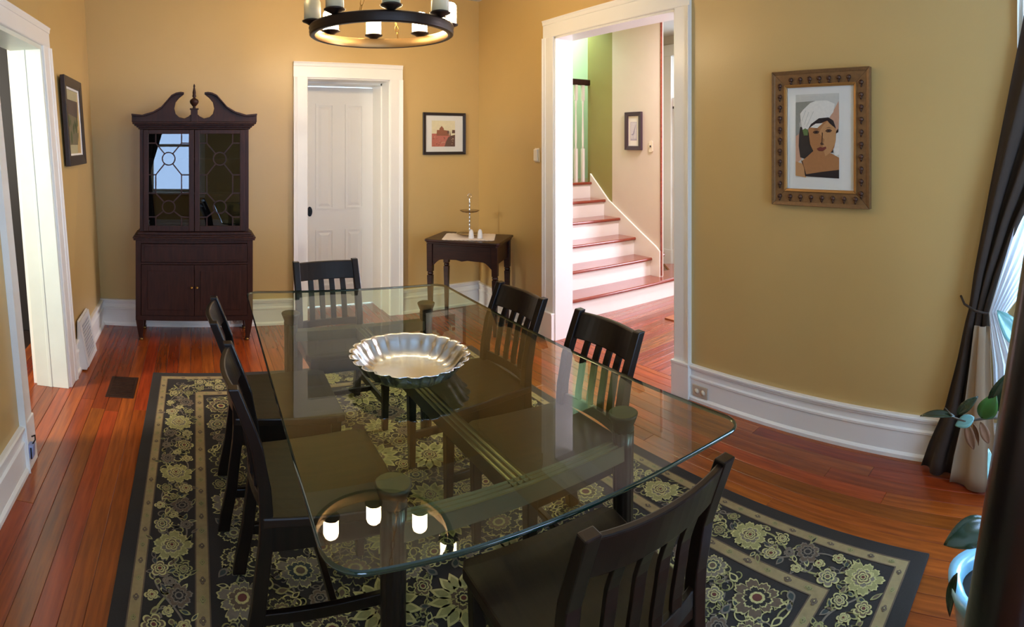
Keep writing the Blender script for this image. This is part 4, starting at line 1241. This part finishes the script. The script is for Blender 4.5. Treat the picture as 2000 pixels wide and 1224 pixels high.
for k, (a, lab) in enumerate((((.045, -.085), 'white ceramic shaker on the lace mat, the one nearer the closet door'), ((.115, -.055), 'white ceramic shaker on the lace mat, the one nearer the cased opening'))):
    sh_ = thing('shaker', lab, 'shaker', (*on_side(*a), mz), 0, 'white salt and pepper shakers')
    m = MB(); m.lathe([(.022, 0), (.024, .006), (.022, .035), (.018, .060), (.012, .072), (.0, .076)], 18); obj('body', m, 'ceramic', sh_)
    m = MB(); m.lathe([(.0125, .0722), (.010, .077), (.0, .079)], 12); obj('cap', m, 'ceramic', sh_)

# ------------------------------------------------------------------ chandelier
CX, CY, CZ = 1.102, 3.165, 2.243
cd = thing('chandelier', 'round dark bronze ring chandelier with frosted candle glasses, four of them lit', 'chandelier', (CX, CY, CZ))
RR = .415
m = MB()
n = 72
prof = [(-.014, .0), (.010, .0), (.018, .006), (.014, .014), (.020, .022), (.016, .034), (.022, .046), (.018, .056), (.006, .062), (-.014, .062)]
rings = [[((RR+o_)*cos(2*pi*k/n), (RR+o_)*sin(2*pi*k/n), z_) for o_, z_ in prof] for k in range(n+1)]
m.loft(rings, 0, True, cap=False); obj('ring', m, 'iron', cd)
m = MB(); m.lathe([(RR-.0145, .001), (RR-.0165, .004), (RR-.0165, .058), (RR-.0145, .061)], n, cap=False); obj('ring_lining', m, 'iron_in', cd)
lit_set = {33, 78, 123, 348}
for a_ in (33, 78, 123, 168, 213, 258, 303, 348):
    a = R(a_)
    ex, ey = RR*cos(a), RR*sin(a)
    m = MB(); m.lathe([(.012, .060), (.024, .064), (.034, .072), (.058, .082), (.061, .088), (.054, .090), (.050, .094), (.0, .094)], 24, (ex, ey, 0))
    cu = obj('candle_cup', m, 'iron', cd)
    m = MB(); r_ = .050
    m.lathe([(r_-.012, .094), (r_, .096), (r_, .195), (r_-.004, .208), (r_-.014, .218), (r_-.03, .223), (0, .224)], 24, (ex, ey, 0))
    obj('candle_glass', m, 'lit' if a_ in lit_set else 'unlit', cu, label='glowing warm candle glass' if a_ in lit_set else 'unlit frosted candle glass')
for a_ in (55, 145, 235, 325):
    a = R(a_); m = MB()
    P0 = Vector((RR*cos(a), RR*sin(a), .06)); P1 = Vector((.03*cos(a), .03*sin(a), .62))
    d = P1-P0; K = 15
    for k in range(K):     # chain of links
        q0 = P0+d*(k/K); q1 = P0+d*((k+1)/K); mid = (q0+q1)/2; hl = (q1-q0).length*.62; e = (q1-q0).normalized()
        s1 = e.cross(Vector((0, 0, 1))).normalized(); s2 = e.cross(s1); w_ = s1 if k % 2 else s2
        m.tube([mid+e*hl*cos(t)+w_*.010*sin(t) for t in [2*pi*j/10 for j in range(11)]], .0028, 5, cap=False)
    obj('chain', m, 'brass', cd)
m = MB(); m.lathe([(.004, .56), (.03, .585), (.04, .62), (.03, .655), (.012, .67), (.010, ZC-CZ-.03), (.06, ZC-CZ-.025), (.065, ZC-CZ-.001)], 20); obj('centre_stem', m, 'iron', cd)

# ------------------------------------------------------------------ drape, sheer, rod
rod = thing('curtain_rod', 'dark rod above the right window', 'rod', (2.64, -.2, 2.78))
m = MB(); m.tube([(0, -.75, 0), (0, .55, 0)], .012, 10); obj('pole', m, 'iron', rod)
m = MB(); m.lathe([(.012, 0), (.024, .02), (.02, .045), (0, .06)], 12); obj('end_knob', m, 'iron', rod, loc=(0, .55, 0), rot=(-pi/2, 0, 0))
for yy in (-.7, .48):
    m = MB(); m.box(0, .086, yy-.01, yy+.01, -.02, .005); obj('bracket', m, 'iron', rod)
LT = [(0, .72), (.12, .68), (.30, .60), (.55, .535), (.72, .500), (.80, .478), (.97, .455), (1.4, .375), (2.0, .255), (2.4, .175), (2.77, .10)]
RTb = [(0, .335), (.12, .345), (.30, .36), (.55, .375), (.72, .380), (.80, .378), (.97, .315), (1.23, .205), (1.5, .06), (2.0, -.22), (2.4, -.40), (2.77, -.50)]
def lerp_tab(tab, z):
    for (a, b), (c, d) in zip(tab, tab[1:]):
        if a <= z <= c: return b+(d-b)*(z-a)/(c-a)
    return tab[-1][1]
def drape(zs, u0, u1, xoff, folds, amp, nu=96, dark_u=1.0):
    m = MB(); rows = []
    for z in zs:
        L_, R_ = lerp_tab(LT, z), lerp_tab(RTb, z); row = []
        g = abs(z-.80); sq = .35+.65*min(1, g/.45)
        low = max(0, (.75-z)/.75)
        for i in range(nu+1):
            u = u0+(u1-u0)*i/nu
            y_ = L_+(R_-L_)*u
            x_ = 2.655+xoff-.10*low*u-.02*low+amp*sq*sin(u*folds*2*pi+.6+.4*z)
            row.append((min(x_, 2.70), y_+.006*sin(u*folds*2*pi*2+1), z))
        rows.append(row)
    m.loft(rows, 0, True, closed=False)
    return m
zs = [.012+.06*k for k in range(47)]
zs = [z for z in zs if z <= 2.77]+[2.77]
dp = thing('window_drape', 'dark taupe floor length drape tied back beside the right window', 'curtain', (0, 0, 0))
o = obj('drape_panel', drape(zs, 0, 1, 0, 3.2, .026), 'drape', dp); sd = o.modifiers.new('thickness', 'SOLIDIFY'); sd.thickness = .004
zl = [z for z in zs if z <= .79]
o = obj('lining', drape(zl, .42, 1.04, -.045, 2.2, .014, 40), 'lining', dp, label='beige lining turned outward'); sd = o.modifiers.new('thickness', 'SOLIDIFY'); sd.thickness = .003
m = MB()
m.tube([(2.70, .53, .845), (2.635, .50, .825), (2.60, .44, .805), (2.60, .385, .795), (2.64, .34, .785), (2.69, .31, .78)], .006, 8)
obj('tieback', m, 'drape', dp)
def sheer():
    m = MB(); rows = []
    for z in [.30+.05*k for k in range(50)]:
        L_ = lerp_tab([(0, .34), (.55, .355), (.80, .375), (1.23, .25), (2.0, -.1), (2.8, -.4)], z)
        R_ = lerp_tab([(0, .05), (.55, .10), (.80, .29), (1.23, -.05), (2.0, -.5), (2.8, -.72)], z)
        rows.append([(2.690-.32*max(0, L_+(R_-L_)*u/40-.06)+.010*sin(u/40*7*2*pi), L_+(R_-L_)*u/40, z) for u in range(41)])
    m.loft(rows, 0, True, closed=False); return m
obj('sheer_curtain', sheer(), 'sheer', label='white sheer curtain gathered behind the dark drape at the right window', cat='curtain')

# drape at the front window (seen mirrored in the cabinet door)
m = MB(); rows = []
for z in [.05+.1*k for k in range(26)]:
    w_ = lerp_tab([(0, .24), (.9, .16), (1.1, .14), (2.0, .42), (2.7, .5)], z)
    rows.append([(FX0-.14+w_*u/40, YN+.06+.02*sin(u/40*4*2*pi), z) for u in range(41)])
m.loft(rows, 0, True, closed=False)
fd = thing('window_drape', 'dark drape at the window opposite the cabinet, seen mirrored in its glass door', 'curtain', (0, 0, 0))
o = obj('drape_panel', m, 'drape', fd); sd = o.modifiers.new('thickness', 'SOLIDIFY'); sd.thickness = .004

# ------------------------------------------------------------------ potted rubber plant, post
pot = thing('potted_rubber_plant', 'rubber plant in a pale blue glazed pot at the right edge by the drape', 'plant', (1.660, .218, 0))
m = MB(); m.lathe([(.085, .0), (.095, .01), (.115, .12), (.128, .22), (.140, .262), (.146, .285), (.144, .300), (.112, .298), (.104, .285), (.10, .25)], 40, cap=False, wave=lambda a, z: .03*sin(5*a+1)*(1 if z > .24 else 0))
m.fan((0, 0, 0), [(.085*cos(-a), .085*sin(-a), 0) for a in [2*pi*k/40 for k in range(40)]]); obj('pot', m, 'blue_pot', pot)
m = MB(); m.lathe([(.106, .262), (.06, .272), (0, .276)], 24, cap=False); obj('soil', m, 'soil', pot)
PO = Vector((1.660, .218, 0))
def leaf_mesh(base, tip, wd, curl=.0, nrm=None):
    b = Vector(base); t_ = Vector(tip); d = t_-b; L = d.length; d.normalize()
    nv = Vector(nrm) if nrm else Vector((-.6, -.5, .6))
    s_ = d.cross(nv).normalized(); nv = s_.cross(d).normalized()
    m = MB(); rows = []
    for i in range(11):
        t = i/10; hw = wd/2*sin(pi*t**.85)**.8 if 0 < t < 1 else .0012
        c = b+d*L*t+nv*(-curl*4*(t-.5)**2+curl)
        rows.append([c-s_*hw+nv*hw*.22, c-s_*hw*.5+nv*hw*.06, c-nv*.001, c+s_*hw*.5+nv*hw*.06, c+s_*hw+nv*hw*.22])
    m.loft(rows, 0, True, closed=False)
    return m
def add_leaf(base, tip, wd, mat, **k):
    o = obj('leaf', leaf_mesh(base, tip, wd, **k), mat, pot); sd = o.modifiers.new('thickness', 'SOLIDIFY'); sd.thickness = .0012

def wl(base, tip, wd, mat, curl=.0, nrm=None):
    add_leaf(Vector(base)-PO, Vector(tip)-PO, wd, mat, curl=curl, nrm=nrm)
def wstem(pts, rad):
    m = MB(); m.tube([Vector(q)-PO for q in pts], rad, 8); obj('stem', m, 'stem', pot)
wstem([(1.668, .197, .27), (1.672, .19, .45), (1.69, .175, .62), (1.73, .158, .745), (1.72, .16, .95), (1.70, .15, 1.05)], [.009, .008, .0075, .007, .006, .004])
wstem([(1.73, .158, .745), (1.702, .248, .751), (1.671, .315, .751), (1.664, .35, .762), (1.658, .375, .792)], [.0045, .004, .0035, .003, .0018])
wstem([(1.668, .20, .27), (1.655, .21, .40), (1.62, .222, .478)], .0045)
wstem([(1.668, .20, .27), (1.66, .215, .42), (1.644, .231, .522)], .004)
wl((1.618, .220, .481), (1.530, .350, .468), .080, 'leaf', .012, (-.5, -.4, .8))
wl((1.644, .231, .518), (1.732, .252, .640), .040, 'leaf_b', .01, (-.7, -.7, .2))
wl((1.686, .214, .512), (1.765, .236, .655), .014, 'leaf_b', .006, (-.7, -.6, .3))
wl((1.664, .346, .767), (1.660, .455, .757), .026, 'leaf', .01, (-.5, -.1, .9))
wl((1.666, .340, .772), (1.680, .276, .826), .030, 'leaf', .008, (-.8, -.2, .5))
wl((1.678, .288, .762), (1.664, .345, .738), .036, 'leaf_b', .004, (-.8, -.3, .4))
wl((1.690, .268, .755), (1.684, .222, .838), .062, 'leaf_g', .008, (-.9, -.2, .2))
wl((1.700, .236, .775), (1.690, .165, .915), .078, 'leaf', .012, (-.85, -.3, .3))
wl((1.645, .150, 1.000), (1.637, .212, 1.105), .062, 'leaf_b', .012, (-.8, -.4, .5))
wl((1.675, .312, .745), (1.683, .290, .660), .030, 'leaf_d', .01, (-.9, -.2, .1))
wl((1.680, .292, .742), (1.690, .276, .670), .016, 'leaf_d', -.008, (-.9, .2, .1))
wl((1.686, .270, .745), (1.688, .245, .680), .028, 'leaf_d', .012, (-.9, -.3, .1))
wl((1.60, .325, .34), (1.585, .345, .22), .035, 'leaf', .010, (-.7, .5, .3))

ps = thing('leaning_post', 'thick dark glossy brown post leaning at the right edge in front of the potted plant', 'post', (1.230, .2245, 0))
dv = Vector((.018, -.265, 1.70)); m = MB()
m.tube([dv*t for t in (0, .01, .03, .2, .4, .6, .8, 1.0)], [.098, .101, .094, .091, .089, .087, .086, .085], 40)
obj('shaft', m, 'post', ps)
m = MB(); m.tube([dv*.0, dv*.012, dv*.024], [.112, .114, .104], 40); obj('base_ring', m, 'post', ps)
